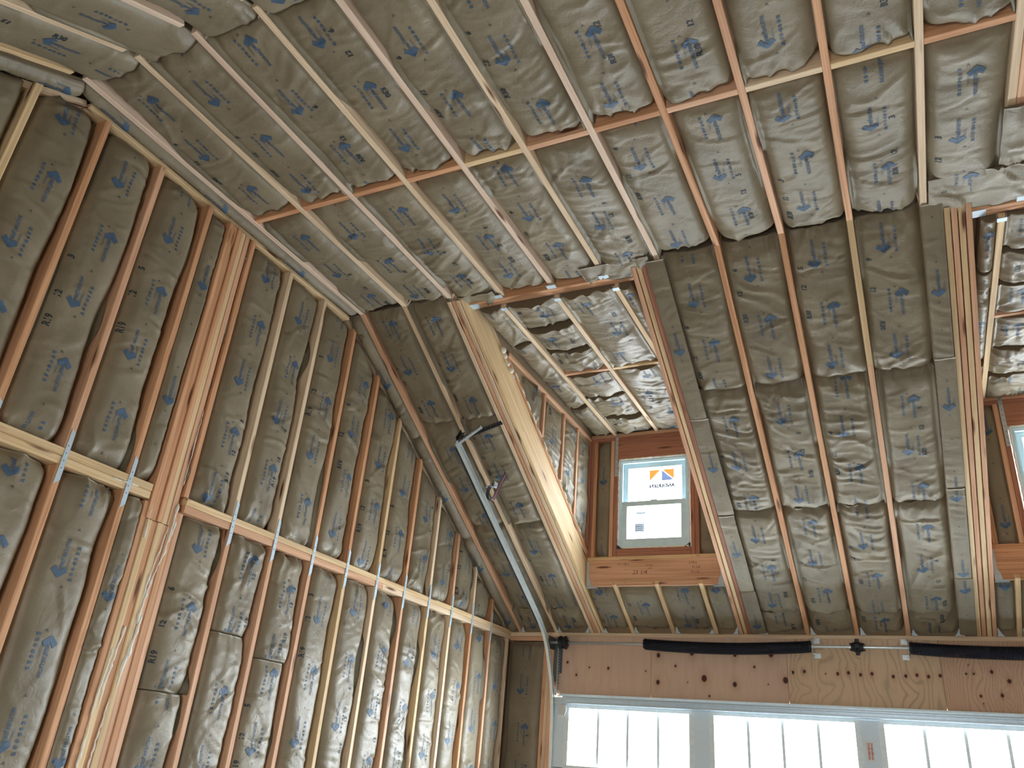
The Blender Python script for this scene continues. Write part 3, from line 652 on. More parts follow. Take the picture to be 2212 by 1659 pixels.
# ------------------------------------------------------------------ back slope
for i in range(0, 17):
    x = gx(i)
    if x > XR - .05: continue
    y1 = YBACK
    member('rafter', (x, YB - .055, bz(YB - .055) + .0), (x, y1, bz(y1)), ST, .235, tuple(NB), wpick([W_YEL, W_PALE, W_PINK], i), ceiling)
Vb = np.array((0, -math.cos(angb), -math.sin(angb)))
for i in range(-1, 15):
    x0, x1 = cbay(i)
    if x1 > XR: continue
    if i < 0: x1 -= .001; x0 = -.036
    y0 = YB + (.055 if i >= 0 else .04)
    batt((x0, y0, ZC + TB * (y0 - YB) - (.03 if i < 0 else 0)), (x1, y0, ZC + TB * (y0 - YB) - (.03 if i < 0 else 0)), 1.93, 1.93, Vb, tuple(NB), f'batt on the slope falling towards the viewer, {bayname(i)}', 'batts on the slope behind the ridge bend',
         wr=1.2, edge=.05 if i >= 0 else .02, p=7, crump=(.8, 1), over=.010, bulge=.008 if i >= 0 else .035, depth=.16 if i >= 0 else .03, sagends=(.008, .05), drape0=.036 if i >= 0 else .01, phase=.3 + .13 * (i * 3 % 4))
    if i >= 0:
        y2 = YB - 2.0 * math.cos(angb) - .0
        batt((x0, YB - 1.72, bz(YB - 1.72)), (x1, YB - 1.72, bz(YB - 1.72)), 1.92, 1.92, Vb, tuple(NB), f'batt low on the slope behind the viewer, {bayname(i)}', 'batts low on the slope behind the viewer', logos=False, res=.05)

# ------------------------------------------------------------------ front slope: rafters, trimmers, batts
VS = np.array((0, -math.cos(ang), math.sin(ang)))      # up the slope from the eave
def sp_(x, y): return (x, y, sz(y))
rwood = {0: W_OR2, 1: W_PALE, 3: W_PALE, 4: W_PALE, 5: W_PALE, 6: W_PALE, 7: W_OR, 8: W_OR, 9: W_PALE, 10: W_PALE, 11: W_PALE, 12: W_PALE, 13: W_PALE, 15: W_OR, 16: W_OR}
for i in range(0, 17):
    x = gx(i)
    if x > XR - .05: continue
    inT = [d for d in (0, 1) if TRL[d][0] - .03 < x < TRR[d][1] + .03]
    if inT:
        d = inT[0]
        if TRL[d][1] < x < TRR[d][0]: member('rafter', sp_(x, .01), sp_(x, -.60), ST, .235, tuple(NS), W_YEL, ceiling)
    else:
        if abs(x - gx(9)) < .01: # two lengths of different colour, as in the photograph
            member('rafter', sp_(x, .01), sp_(x, -2.45), ST, .235, tuple(NS), W_OR2, ceiling); member('rafter', sp_(x, -2.451), sp_(x, YK), ST, .235, tuple(NS), W_YEL, ceiling)
        else: member('rafter', sp_(x, .01), sp_(x, YK), ST, .235, tuple(NS), rwood.get(i, W_PALE), ceiling)
def trimmer(x0, x1, n, cols, lab, deep=.286):
    t = empty('trimmer_beam', (x0, 0, ZF)); t.parent = ceiling; tag(t, lab)
    w = (x1 - x0) / n
    for i in range(n):
        off = (0, -.008, .0, -.004)[i % 4]
        member('ply', np.array(sp_(x0 + w * (i + .5), .01)) + np.array(NS) * off, np.array(sp_(x0 + w * (i + .5), -3.37)) + np.array(NS) * off, w - .006, deep, tuple(NS), cols[i], t)
trimmer(*TRL[0], 4, [W_PALE, W_OR2, W_PALE, W_YEL], 'four-ply sloping beam left of the dormer with a broad yellow side face')
trimmer(*TRR[0], 3, [W_OR2, W_YEL, W_RED], 'three-ply sloping beam right of the dormer, middle ply pale yellow')
trimmer(*TRL[1], 4, [W_YEL, W_OR2, W_YEL, W_OR2], 'multi-ply sloping beam left of the right-hand dormer')
trimmer(*TRR[1], 3, [W_OR, W_PALE, W_OR], 'three-ply sloping beam right of the right-hand dormer')
seamY = [.0, -.25, -1.33, -2.40, -3.40]
def steep(xa, xb, ys, desc, rowdesc, **kw):
    for j in range(len(ys) - 1):
        y0, y1 = ys[j], ys[j + 1]
        Ls = (y0 - y1) / math.cos(ang) - .006
        p0 = np.array(sp_(xa, y0)); p1 = np.array(sp_(xb, y0))
        if y0 == 0: p0 += VS * .03; p1 += VS * .03; Ls -= .03
        a = dict(wr=1.0, fine=1.2, crump=(1.2, 1.2), edge=.07, p=6, sagends=(.02, .05), bulge=.006, depth=.2, over=.006)
        a.update(kw)
        batt(p0, p1, Ls, Ls, VS, tuple(NS), f'{rowdesc[j]} {desc}', 'front slope batts', **a)
RD4 = ['short lowest batt', 'second batt up', 'third batt up', 'topmost batt under the knee']
steep(-.036, gx(0) - ST / 2 - .001, [0, -1.2, -2.3, -3.40], 'in the thin strip between gable wall and first rafter', ['lowest batt', 'middle batt', 'topmost batt'], bulge=.034, edge=.02, p=2.4, crump=(.8, .8), wr=1.3, depth=.03)
steep(gx(0) + ST / 2 + .001, gx(1) - ST / 2 - .001, [0, -.30, -1.33, -2.40, -3.40], 'in the first front-slope bay from gable wall', RD4)
steep(gx(1) + ST / 2 + .001, TRL[0][0] - .001, [0, -.30, -1.33, -2.40, -3.40], 'in the front-slope bay behind the garage door track', RD4)
BE = {7: 'first', 8: 'second', 9: 'third'}
steep(gx(6) + ST / 2 + .001, gx(7) - ST / 2 - .001, seamY, 'in the first wide bay right of left dormer', RD4, wr=1.2)
steep(gx(7) + ST / 2 + .001, gx(8) - ST / 2 - .001, seamY, 'in the second wide bay right of the left dormer', RD4, wr=1.2)
steep(gx(8) + ST / 2 + .001, gx(9) - ST / 2 - .001, seamY, 'in the third wide bay right of the left dormer', RD4, wr=1.3)
steep(gx(9) + ST / 2 + .001, gx(10) - ST / 2 - .001, seamY, 'in the fourth wide bay right of the left dormer', RD4, wr=1.2)
steep(gx(14) + ST / 2 + .06, gx(15) - ST / 2 - .001, seamY, 'in the bay right of the right-hand dormer', RD4, res=.03)
steep(gx(15) + ST / 2 + .001, gx(16) - ST / 2 - .001, seamY, 'in the last bay by the far right wall', RD4, res=.03)
# narrow flattened strips beside the trimmers, lapping over the rafter next to them
def strip(xa, xb, ys, desc, off):
    for j in range(len(ys) - 1):
        y0, y1 = ys[j], ys[j + 1]; Ls = (y0 - y1) / math.cos(ang) - .004
        o_ = np.array(NS) * (off + .004 * (j % 2))
        p0 = np.array(sp_(xa, y0)) + o_; p1 = np.array(sp_(xb - .006 * (j % 2), y0)) + o_
        if y0 == 0: p0 += VS * .03; p1 += VS * .03; Ls -= .03
        batt(p0, p1, Ls, Ls, VS, tuple(NS), f'flattened narrow kraft strip {desc}, {["lowest piece", "second piece up", "third piece up", "top piece"][j]}', 'narrow strips beside the trimmer beams',
             depth=.010, edge=.006, bulge=.001, wr=.45, fine=.5, crump=(.2, .2), sagends=(.003, .003), over=.002)
strip(2.470, gx(6) + .055, [0, -.52, -1.32, -2.2, -3.40], 'right of the left dormer beam', .021)
strip(gx(10) - .020, TRL[1][0] + .004, [0, -.62, -1.45, -2.45, -3.42], 'left of the right-hand dormer beam', .018)
# loose kraft flaps folded over the knee and the header ends
FL = (0, 0, -1)
batt((.895, -3.232, ZC - .012), (1.29, -3.232, ZC - .012), .155, .155, (0, -1, 0), FL, 'loose kraft flap folded over the left end of the dormer header', 'loose kraft flaps', depth=.008, edge=.004, wr=1.2, crump=(.5, .8), sagends=(.004, .004), logos=False, over=.0)
batt((2.00, -3.262, ZC - .014), (2.50, -3.262, ZC - .014), .19, .19, (0, -1, 0), FL, 'loose kraft flap folded over the right end of the dormer header', 'loose kraft flaps', depth=.008, edge=.004, wr=1.4, crump=(.8, .8), sagends=(.004, .004), logos=False, over=.0)
batt((4.20, -3.30, ZC - .016), (4.99, -3.30, ZC - .016), .34, .34, (0, -1, 0), FL, 'crumpled kraft flap over the top of the right-hand dormer beam', 'loose kraft flaps', depth=.010, edge=.004, wr=2.0, crump=(1, 1), sagends=(.004, .004), logos=False, over=.0)
batt((4.545, -3.66, ZC - .020), (4.99, -3.66, ZC - .020), .45, .45, (0, -1, 0), FL, 'crumpled kraft sheet over the doubled joist at the right edge', 'loose kraft flaps', depth=.010, edge=.004, wr=2.0, crump=(1, 1), sagends=(.004, .004), logos=False, over=.0)
# bays below the dormer sills
for d, nm in ((0, 'left'), (1, 'right-hand')):
    sh = 3.39 * d
    g = [gx(3), gx(4), gx(5)] if d == 0 else [gx(11), gx(12), gx(13)]
    xs = [TRL[d][1]] + g + [TRR[d][0]]
    for j in range(4):
        a = xs[j] + (.002 if j == 0 else ST / 2 + .001); b = xs[j + 1] - (.002 if j == 3 else ST / 2 + .001)
        p0 = np.array(sp_(a, 0)) + VS * .03; p1 = np.array(sp_(b, 0)) + VS * .03
        batt(p0, p1, .60, .60, VS, tuple(NS), f'short dark batt below the {nm} dormer sill, {ORD[j]} from left', 'short batts below the dormer sills', wr=.9, fine=.6, crump=(1, .5), edge=.045, depth=.2, phase=.1 + .17 * (j % 3))
# hurricane ties at rafter feet
ties = [gx(0) + .045, gx(1) + .045, TRL[0][0] - .02, TRL[0][1] + .02, gx(3) + .045, gx(4) + .045, gx(5) - .035, 2.33, gx(6) + .04, gx(7) + .045, gx(8) + .05, gx(9) + .045, gx(10) - .03, TRL[1][1] + .02, gx(11) + .045]
tie_name = 0
for q, x in enumerate(ties):
    sg = -1 if x in (TRL[0][0] - .02, gx(5) - .035, 2.33, gx(10) - .03) else 1
    m = MB(); m.prism([(x - .018 * sg, 2.772), (x + .030 * sg, 2.772), (x + .012 * sg, 2.79), (x - .010 * sg, 2.835), (x - .018 * sg, 2.835)], 'y', -.034, -.031)
    m.box(min(x - .02 * sg, x - .017 * sg), max(x - .02 * sg, x - .017 * sg), -.034, .0, 2.772, 2.79)
    m.build('hurricane_tie', GALVL, ceiling)

# ------------------------------------------------------------------ dormers
def dormer(d):
    sh = 3.39 * d; L0_, R0_ = TRL[d][1], TRR[d][0]; nm = ('left', 'right-hand')[d]
    YD = -.568; FO = (0, -1, 0)
    wd = tag(MB().box(L0_ - .15, R0_ + .15, YD + .14, YD + .16, sz(YD) - .05, 3.44).box(L0_ - .15, R0_ + .15, YD + .14, YD + .16, 4.42, 4.95).box(L0_ - .15, 1.30 + sh, YD + .14, YD + .16, 3.44, 4.42).box(2.08 + sh, R0_ + .15, YD + .14, YD + .16, 3.44, 4.42).build('wall_dormer', OSB), f'{nm} dormer: framed front wall, side walls and level ceiling', kind='structure')
    reg(wd)
    # header of two boards at the knee and its ceiling joists
    for q, yy in enumerate((-3.272, -3.232)):
        member('header', (L0_ - .0, yy, 4.672 - .003 * q), (R0_, yy, 4.672 - .003 * q), .0385, .235, DN, (W_OR, W_OR2)[q], wd)
    zj = 4.640
    jx = [1.300 + sh, 1.740 + sh, 2.195 + sh] if d == 0 else [gx(11), gx(12) + .02, gx(13) + .05]
    jw_ = [W_PALE, W_PALE, W_YEL]
    for q, x in enumerate(jx):
        member('dormer_joist', (x, -3.210, zj), (x, YD - .01, zj), ST, .14, DN, jw_[q] if d == 0 else W_YEL, wd)
        t = MB().box(x - .026, x + .026, -3.210, -3.173, zj - .006, zj - .0015).box(x - .026, x - .0235, -3.210, -3.173, zj - .0055, zj + .06).box(x + .0235, x + .026, -3.210, -3.173, zj - .0055, zj + .06)
        t.build('joist_hanger', GALVL, wd)
    for x in ([1.30 + sh, 1.737 + sh, 2.14 + sh]): MB().box(x - .035, x + .035, -3.335, -3.293, 4.672, 4.677).build('joist_hanger', GALVL, wd)
    MB().box(L0_ + .0, L0_ + .075, -3.28, -3.215, 4.668, 4.673).build('joist_hanger', GALVL, wd)
    yb_ = -2.0
    bays = [(L0_ + .045, jx[0] - ST / 2), (jx[0] + ST / 2, jx[1] - ST / 2), (jx[1] + ST / 2, jx[2] - ST / 2), (jx[2] + ST / 2, R0_ - .045)]
    for q, (a, b) in enumerate(bays):
        a += .001; b -= .001
        if q in (1, 2): member('blocking', (a, yb_, zj + .002), (b, yb_, zj + .002), .038, .13, DN, (W_OR2, W_YEL)[q - 1], wd)
        segs = {0: [-3.208, -2.62, -1.30, -.60], 1: [-3.208, -2.82, -2.42, -2.022], 2: [-3.208, -2.022], 3: [-3.208, -1.9, -.60]}[q]
        segs2 = {1: [-1.978, -1.50, -1.02, -.60], 2: [-1.978, -.60]}.get(q)
        n = 0
        for sg in [segs] + ([segs2] if segs2 else []):
            for j in range(len(sg) - 1):
                ln = sg[j + 1] - sg[j] - .004
                batt((a, sg[j], zj), (b, sg[j], zj), ln, ln, (0, 1, 0), DN, f'batt in the {nm} dormer ceiling, {ORD[q]} bay from left, {ORD[n]} piece from the header', 'dormer ceiling batts',
                     wr=1.9, fine=2.0, crump=(1.6, 1.8), edge=.03, bulge=.020, depth=.11, sagends=(.0, .05), over=.01, rv='R21', drape=.0)
                n += 1
    # left and right cheeks: top plate, studs, batts
    for side in (0, 1):
        xs_ = L0_ + .012 if side == 0 else R0_ - .012; of = (1, 0, 0) if side == 0 else (-1, 0, 0)
        def zlow(y): return sz(y) + .30 / math.cos(ang) + .012
        ytop = -(4.585 - .30 / math.cos(ang) - .012 - ZF) / SL
        member('plate', (xs_, ytop + .02, 4.606), (xs_, YD - .01, 4.606), .036, .035, of, W_OR2, wd)
        member('plate', (xs_ - .004 * of[0], YD - .01, zlow(YD) - .012), (xs_ - .004 * of[0], ytop, 4.58), .022, .035, of, W_OR, wd)
        ys_ = [YD - .03, -.97, -1.33, -1.80]
        for q, y in enumerate(ys_):
            if zlow(y) + .03 < 4.585: member('stud', (xs_ + .001, y, zlow(y - .02) + .014), (xs_ + .001, y, 4.586), ST, .035, of, W_OR2 if q else W_RED, wd)
        for q in range(len(ys_)):
            ya = ys_[q] - ST / 2 - .001; ybb = (ys_[q + 1] + ST / 2 + .001) if q + 1 < len(ys_) else -2.30
            l0 = 4.584 - zlow(ya) - .02; l1 = 4.584 - zlow(ybb) - .02
            if l1 < .03: continue
            # hangs from the plate down
            pa, pb = ((xs_ - .004 * of[0], ya, 4.584), (xs_ - .004 * of[0], ybb, 4.584))
            batt(pa, pb, l0, l1, (0, 0, -1), of, f'{["tall", "tall", "middling", "short", "smallest"][q]} kraft batt in the {"left" if side == 0 else "right"} cheek of the {nm} dormer, {ORD[q]} from the window', 'dormer cheek batts',
                 wr=1.3, fine=1.2, crump=(1, 1), edge=.03, depth=.033, rv='R19', over=.0, bulge=.01, res=.0135 if side == 0 else .04)
    # spray foam at the top of the cheek
    if d == 0:
        fb = MB()
        for (y, z, r) in ((-2.70, 4.575, .030), (-2.66, 4.54, .024), (-2.60, 4.50, .022), (-2.53, 4.47, .026), (-2.49, 4.43, .016)):
            rr = [(-.9, .35), (-.5, .8), (0, 1), (.5, .85), (.9, .35)]
            fb.lathe_x([(L0_ + .022 + r * a * .7, r * b) for a, b in rr], y, z, 10)
        fb.build('foam_blobs', FOAM, wd, True)
    for j, yy in enumerate(np.arange(-2.35, -.7, .13)):
        z = sz(yy) + .30 / math.cos(ang) + .004
        foam_streak([(L0_ + .016, yy, z + .0), (L0_ + .016, yy - .09, z + .09 * SL)], [.005, .008], parent=wd)
    # front wall of the dormer
    member('sill_beam', (L0_ + .003, YD - .012, 3.232), (R0_ - .003, YD - .012, 3.232), .246, .038, FO, W_OR if d else W_OR2, wd)
    member('plate', (L0_ + .003, YD, 3.374), (R0_ - .003, YD, 3.374), .036, .135, FO, W_YEL if d == 0 else W_OR, wd)
    member('rough_sill', (1.336 + sh, YD, 3.412), (2.052 + sh, YD, 3.412), .037, .135, FO, W_RED, wd)
    member('rough_sill', (1.336 + sh, YD - .001, 3.449), (2.052 + sh, YD - .001, 3.449), .034, .135, FO, W_RED, wd)
    for x, m_ in ((1.052, W_RED), (1.091, W_OR), (1.272, W_OR2), (1.311, W_RED)): member('stud', (x + sh, YD, 3.394), (x + sh, YD, 4.612), .0375, .135, FO, m_, wd)
    for x, m_ in ((2.076, W_RED), (2.115, W_RED)): member('stud', (x + sh, YD, 3.394), (x + sh, YD, 4.612), .0375, .135, FO, m_, wd)
    member('stud', (2.325 + sh, YD, 3.394), (2.325 + sh, YD, 4.60), .0375, .135, FO, W_RED, wd)
    member('header', (1.331 + sh, YD - .003, 4.485), (2.056 + sh, YD - .003, 4.485), .205, .135, FO, W_RED, wd)
    member('plate', (L0_ + .003, YD - .002, 4.606), (R0_ - .003, YD - .002, 4.606), .036, .135, FO, W_RED, wd)
    member('plate', (L0_ + .003, YD - .004, 4.645), (R0_ - .003, YD - .004, 4.645), .038, .135, FO, W_OR2, wd)
    batt((1.111 + sh, YD, 3.395), (1.252 + sh, YD, 3.395), 1.192, 1.192, (0, 0, 1), FO, f'tall dark batt left of the {nm} dormer window', 'batts beside the dormer windows', edge=.04, wr=.6, depth=.11, rv='R19')
    batt((2.136 + sh, YD, 3.395), (2.305 + sh, YD, 3.395), 1.192, 1.192, (0, 0, 1), FO, f'tall dark batt right of the {nm} dormer window', 'batts beside the dormer windows', edge=.04, wr=.6, depth=.11, rv='R19')
    # strap on the king stud and hangers of the sill beam
    MB().box(1.300 + sh, 1.330 + sh, YD - .005, YD - .0022, 4.20, 4.66).build('metal_strap', GALV, wd)
    sh_ = MB()
    for z in np.arange(4.23, 4.64, .05): sh_.prism([(1.315 + sh + .004 * math.cos(a), z + .004 * math.sin(a)) for a in np.arange(6) * math.pi / 3], 'y', -.5755, -.5728)
    tag(sh_.build('strap_holes', DARKG, wd), kind='stuff')
    for x, sg in ((L0_ + .004, 1), (R0_ - .004, -1)):
        MB().prism([(x, 3.105), (x + .055 * sg, 3.105), (x + .045 * sg, 3.16), (x + .028 * sg, 3.19), (x + .028 * sg, 3.345), (x, 3.345)], 'y', YD - .0165, YD - .0128).build('beam_hanger', GALV, wd)
        MB().prism([(x, 3.100), (x + .10 * sg, 3.100), (x + .10 * sg, 3.106), (x, 3.106)], 'y', YD - .016, YD + .05).build('beam_hanger', GALV, wd)
    # pencilled sizes on the sill beam
    parts = []
    if d == 0:
        for tx, x, z, s in (('23 1/4', 1.50, 3.215, .055), ('11 1/4 x', 1.74, 3.30, .034), ('to top', 1.63, 3.29, .026), ('plate', 1.65, 3.262, .022), ('114 x', 2.03, 3.30, .034), ('70 3/8', 2.06, 3.258, .030), ('73 1/8', 2.05, 3.215, .030), ('o.k', 2.10, 3.367, .026)):
            v, f = text2d(tx, s, 0, .2, 1); parts.append((place2d(v, 1, 1, x - .13 * (tx == '11 1/4 x') * 3 + 0, z), f))
        v, f = join2d(parts); link('pencil_note', np.stack([v[:, 0] + sh, np.full(len(v), YD - .0128), v[:, 1]], 1), f, PENCIL, wd)
    nd = MB()
    for x in (1.15, 1.43, 1.43, 1.84, 2.25):
        for z in (3.14, 3.17, 3.26, 3.32):
            xx = x + sh + random.uniform(-.006, .006); nd.prism([(xx + .003 * math.cos(a), z + .003 * math.sin(a)) for a in np.arange(6) * math.pi / 3], 'y', YD - .0138, YD - .011)
    tag(nd.build('nail_heads', DARKG, wd), kind='stuff')
    # window
    win = empty(f'window_{d + 1}', (1.69 + sh, YD, 3.47)); tag(win, f'white double-hung window in the {nm} dormer', kind='structure')
    x0, x1, z0, z1 = 1.342 + sh, 2.046 + sh, 3.475, 4.372
    def frame(mb, a, b, c, e, t, y0, y1, tb=None):
        tb = tb or t
        mb.box(a, a + t, y0, y1, c, e).box(b - t, b, y0, y1, c, e).box(a + t, b - t, y0, y1, c, c + tb).box(a + t, b - t, y0, y1, e - t, e)
        return mb
    frame(MB(), x0, x1, z0, z1, .022, YD + .006, YD + .10).build('window_frame', VINYL, win)
    frame(MB(), x0 + .022, x1 - .022, z0 + .022, z1 - .022, .014, YD + .014, YD + .09).build('window_frame', VINYL, win)
    # upper sash set back, lower sash forward
    us = frame(MB(), x0 + .037, x1 - .037, 3.895, z1 - .037, .045, YD + .055, YD + .085, .03).build('upper_sash', VINYL, win)
    ls = frame(MB(), x0 + .037, x1 - .037, z0 + .037, 3.935, .048, YD + .018, YD + .05, .05).build('lower_sash', VINYL, win)
    MB().box(x0 + .082, x1 - .082, YD + .069, YD + .073, 3.925, z1 - .082).build('window_pane', GLASS, win)
    MB().box(x0 + .085, x1 - .085, YD + .032, YD + .036, z0 + .087, 3.887).build('window_pane', GLASS, win)
    MB().box(1.66 + sh, 1.73 + sh, YD + .02, YD + .045, 3.935, 3.945).build('sash_lock', VINYL, win)
    for (a, b) in ((x0 - .012, x0 + .004), (x1 - .004, x1 + .012)):
        pass
    foam_streak([(x0 + .004, YD + .006, 3.47), (x0 - .001, YD + .004, 4.37)], [.008, .009], parent=win)
    foam_streak([(x1 - .002, YD + .006, 3.47), (x1 + .001, YD + .004, 4.37)], [.009, .008], parent=win)
    foam_streak([(x0, YD + .004, 4.376), (x1, YD + .004, 4.376)], [.011, .009], parent=win)
    foam_streak([(x0, YD + .004, 3.472), (x1, YD + .004, 3.472)], [.007, .010], parent=win)
    for x in (x0 + .0, x1 - .0):
        s = 1 if x < 1.69 + sh else -1
        MB().prism([(x - .005 * s, 3.505), (x + .010 * s, 3.495), (x + .05 * s, 3.468), (x + .045 * s, 3.462), (x - .005 * s, 3.465)], 'y', YD - .004, YD + .004).build('black_tape', BLACKP, win)
    if d == 0:
        gy = YD + .066
        def flat(nm_, polys, m_):
            V = []; Fc = []
            for pl in polys:
                k = len(V); V += [(x, gy, z) for x, z in pl]; Fc.append(tuple(range(k, k + len(pl))))
            return link(nm_, V, Fc, m_, win)
        flat('orange_emblem', [[(1.638, 4.262), (1.752, 4.262), (1.638, 4.148)], [(1.765, 4.262), (1.885, 4.262), (1.885, 4.158)]], F_OR)
        flat('grey_emblem', [[(1.762, 4.258), (1.880, 4.150), (1.762, 4.146)]], F_GR)
        v, f = text2d('ANDERSEN', .046, .0026, 0, 2); wv = v[:, 0].max(); v = place2d(v, -.25 / wv, 1, 1.890, 4.080)
        link('sticker_lettering', np.stack([v[:, 0], np.full(len(v), gy), v[:, 1]], 1), f, F_TX, win)
        gy = YD + .029
        flat('paper_sticker', [[(1.515, 3.828), (1.610, 3.828), (1.610, 3.806), (1.515, 3.806)]], F_LT)
        flat('paper_sticker', [[(1.505, 3.715), (1.600, 3.715), (1.600, 3.63), (1.505, 3.63)]], F_LT)
        for q, zz in enumerate((3.70, 3.685, 3.668, 3.65)):
            gy = YD + .0275; flat('sticker_line', [[(1.512, zz), (1.585, zz), (1.585, zz - .005), (1.512, zz - .005)]], F_TX)
    # daylight-tight roof over the dormer
    MB().box(L0_ - .15, R0_ + .15, -3.30, YD + .16, 4.80, 4.83).build('roof_board', OSB, wd)
    for xq in (L0_ - .03, R0_ + .005):
        MB().prism([(-3.25, sz(-3.25) + .16), (YD + .16, sz(YD + .16) + .16), (YD + .16, 4.83), (-3.25, 4.83)], 'x', xq, xq + .022).build('side_board', OSB, wd)
dormer(0); dormer(1)

# ------------------------------------------------------------------ garage door
DX0, DX1 = .545, 6.19
door = empty('door_1', (DX0, -.05, 0)); tag(door, 'wide pale sectional garage door with a row of windows', kind='structure')
secs = [(1.535, 2.155), (1.02, 1.53), (.515, 1.015), (.01, .51)]
PW = 1.3905
wins = [(.718 + PW * i, .718 + PW * i + 1.165) for i in range(4)]
for si, (z0, z1) in enumerate(secs):
    m = MB(); y0, y1 = -.055, -.012
    if si == 0:
        gz0, gz1 = 1.56, 2.06
        m.box(DX0, DX1, y0, y1, z0, gz0 - .03).box(DX0, DX1, y0, y1, gz1 + .03, z1)
        xs = [DX0] + [q for w in wins for q in (w[0] - .03, w[1] + .03)] + [DX1]
        for j in range(0, len(xs), 2): m.box(xs[j], min(xs[j + 1], DX1), y0, y1, gz0 - .03, gz1 + .03)
        sec = m.build('door_section', DOORP, door)
        for (a, b) in wins:
            b = min(b, DX1 - .04)
            f = MB()
            f.box(a - .030, a, -.064, -.008, gz0 - .03, gz1 + .03).box(b, b + .030, -.064, -.008, gz0 - .03, gz1 + .03).box(a, b, -.064, -.008, gz0 - .03, gz0).box(a, b, -.064, -.008, gz1, gz1 + .03)
            f.box(a - .045, a - .030, -.058, -.055, gz0 - .045, gz1 + .045).box(b + .030, b + .045, -.058, -.055, gz0 - .045, gz1 + .045).box(a - .03, b + .03, -.058, -.055, gz1 + .03, gz1 + .045)
            fr = f.build('window_frame', DOORT, sec); PINV[fr.name] = Matrix.Identity(4)
            for q in (1, 2, 3):
                xx = a + (b - a) * q / 4; MB().box(xx - .012, xx + .012, -.040, -.030, gz0, gz1).build('muntin', DOORT, sec)
            MB().box(a, b, -.028, -.024, gz0, gz1).build('window_pane', GLASS, sec)
    else:
        m.box(DX0, DX1, y0, y1, z0, z1); m.box(DX0 + .1, DX1 - .1, y0 - .004, y0, z0 + .08, z1 - .08); sec = m.build('door_section', DOORP, door)
# horizontal strut at the top edge: stepped steel profile
prof = [(-.055, 2.082), (-.062, 2.082), (-.062, 2.092), (-.082, 2.097), (-.10, 2.097), (-.10, 2.108), (-.086, 2.112), (-.086, 2.136), (-.10, 2.140), (-.10, 2.151), (-.082, 2.152), (-.062, 2.158), (-.062, 2.168), (-.055, 2.168)]
MB().prism(prof, 'x', .64, 6.12).build('strut', STRUT, door)
MB().box(.60, 6.15, -.048, -.002, 2.166, 2.189).build('top_seal', DOORT, door)
# top roller bracket on the left
tb = MB(); tb.box(.60, .69, -.062, -.058, 2.0, 2.11).prism([(.62, 2.09), (.69, 2.09), (.695, 2.03), (.675, 1.985), (.655, 2.03)], 'y', -.085, -.062).box(.57, .75, -.095, -.088, 2.095, 2.108)
tb.build('roller_bracket', GALV, door)
MB().box(.60, .70, -.066, -.0555, 1.965, 1.995).build('bracket_plate', DOORT, door)
MB().lathe_x([(.545, .004), (.62, .004)], -.075, 2.10, 8).build('roller_stem', STEEL, door)
# small red warning label
pl_ = MB().box(3.338, 3.404, -.0572, -.0556, 1.775, 1.925).build('warning_label', PAPER, door)
for q, (a, b) in enumerate(((3.362, .0), (3.385, 0))):
    v, f = text2d('WARNING', .030, .001, 0, 1); wv = v[:, 0].max()
    link('label_lettering', np.stack([np.full(len(v), a) - v[:, 1] * .8 + .01, np.full(len(v), -.0578), 1.785 + v[:, 0] * .125 / wv], 1), f, REDINK, pl_)
# torsion shaft, springs, drum, brackets
sh = empty('torsion_shaft', (3.36, -.12, 2.66)); tag(sh, 'long steel torsion shaft along the plywood above the garage door', 'shaft')
MB().lathe_x([(.50, .0127), (6.25, .0127)], -.12, 2.658, 16).build('shaft_tube', STEEL, sh, True)
cc = MB(); cc.lathe_x([(3.31, .016), (3.312, .034), (3.335, .038), (3.34, .046), (3.352, .046), (3.353, .030), (3.367, .030), (3.368, .046), (3.38, .046), (3.385, .038), (3.408, .034), (3.41, .016)], -.12, 2.658, 20)
for a in (0, 90, 180, 270):
    dy, dz = math.sin(math.radians(a)), math.cos(math.radians(a)); cc.box(3.344, 3.376, -.12 + .046 * dy - .014, -.12 + .046 * dy + .014, 2.658 + .050 * dz - .016, 2.658 + .050 * dz + .016)
for a in (45, 135, 225, 315):
    dy, dz = .033 * math.sin(math.radians(a)), .033 * math.cos(math.radians(a)); cc.lathe_x([(3.30, .005), (3.42, .005)], -.12 + dy, 2.658 + dz, 6)
cc.build('shaft_coupler', BLACKP, sh)
def spring(xa, xb, lab, cone_at):
    t = empty('torsion_spring', (xa, -.12, 2.66)); tag(t, lab, 'spring', 'torsion springs over the garage door')
    pitch = .0092; n = int((xb - xa) / pitch); per = 14; path = []
    for i in range(n * per + 1):
        u = i / (n * per); a = 2 * math.pi * i / per; x = xa + (xb - xa) * u
        sag = -.028 * math.sin(math.pi * u) ** .8; r = .0475 + .002 * math.sin(math.pi * u)
        path.append((x, -.12 + r * math.cos(a), 2.656 + sag + r * math.sin(a)))
    MB().tube(path, .0044, 5).build('spring_coil', BLACKM, t, True)
    for x, s in ((xa, 1), (xb, -1)):
        c = MB().lathe_x([(x - .012 * s, .0145), (x - .010 * s, .047), (x + .004 * s, .051), (x + .008 * s, .046), (x + .06 * s, .043), (x + .062 * s, .0145)], -.12, 2.657, 20, False)
        if x == cone_at:
            for a in range(0, 360, 60): c.box(min(x - .018 * s, x - .008 * s), max(x - .018 * s, x - .008 * s), -.12 + .035 * math.cos(math.radians(a)) - .006, -.12 + .035 * math.cos(math.radians(a)) + .006, 2.656 + .035 * math.sin(math.radians(a)) - .006, 2.656 + .035 * math.sin(math.radians(a)) + .006)
        c.build('winding_cone', BLACKP, t)
spring(1.49, 2.975, 'black coil torsion spring above the left half of the garage door', 1.49)
spring(3.775, 5.26, 'black coil torsion spring at the right edge above the garage door', 5.26)
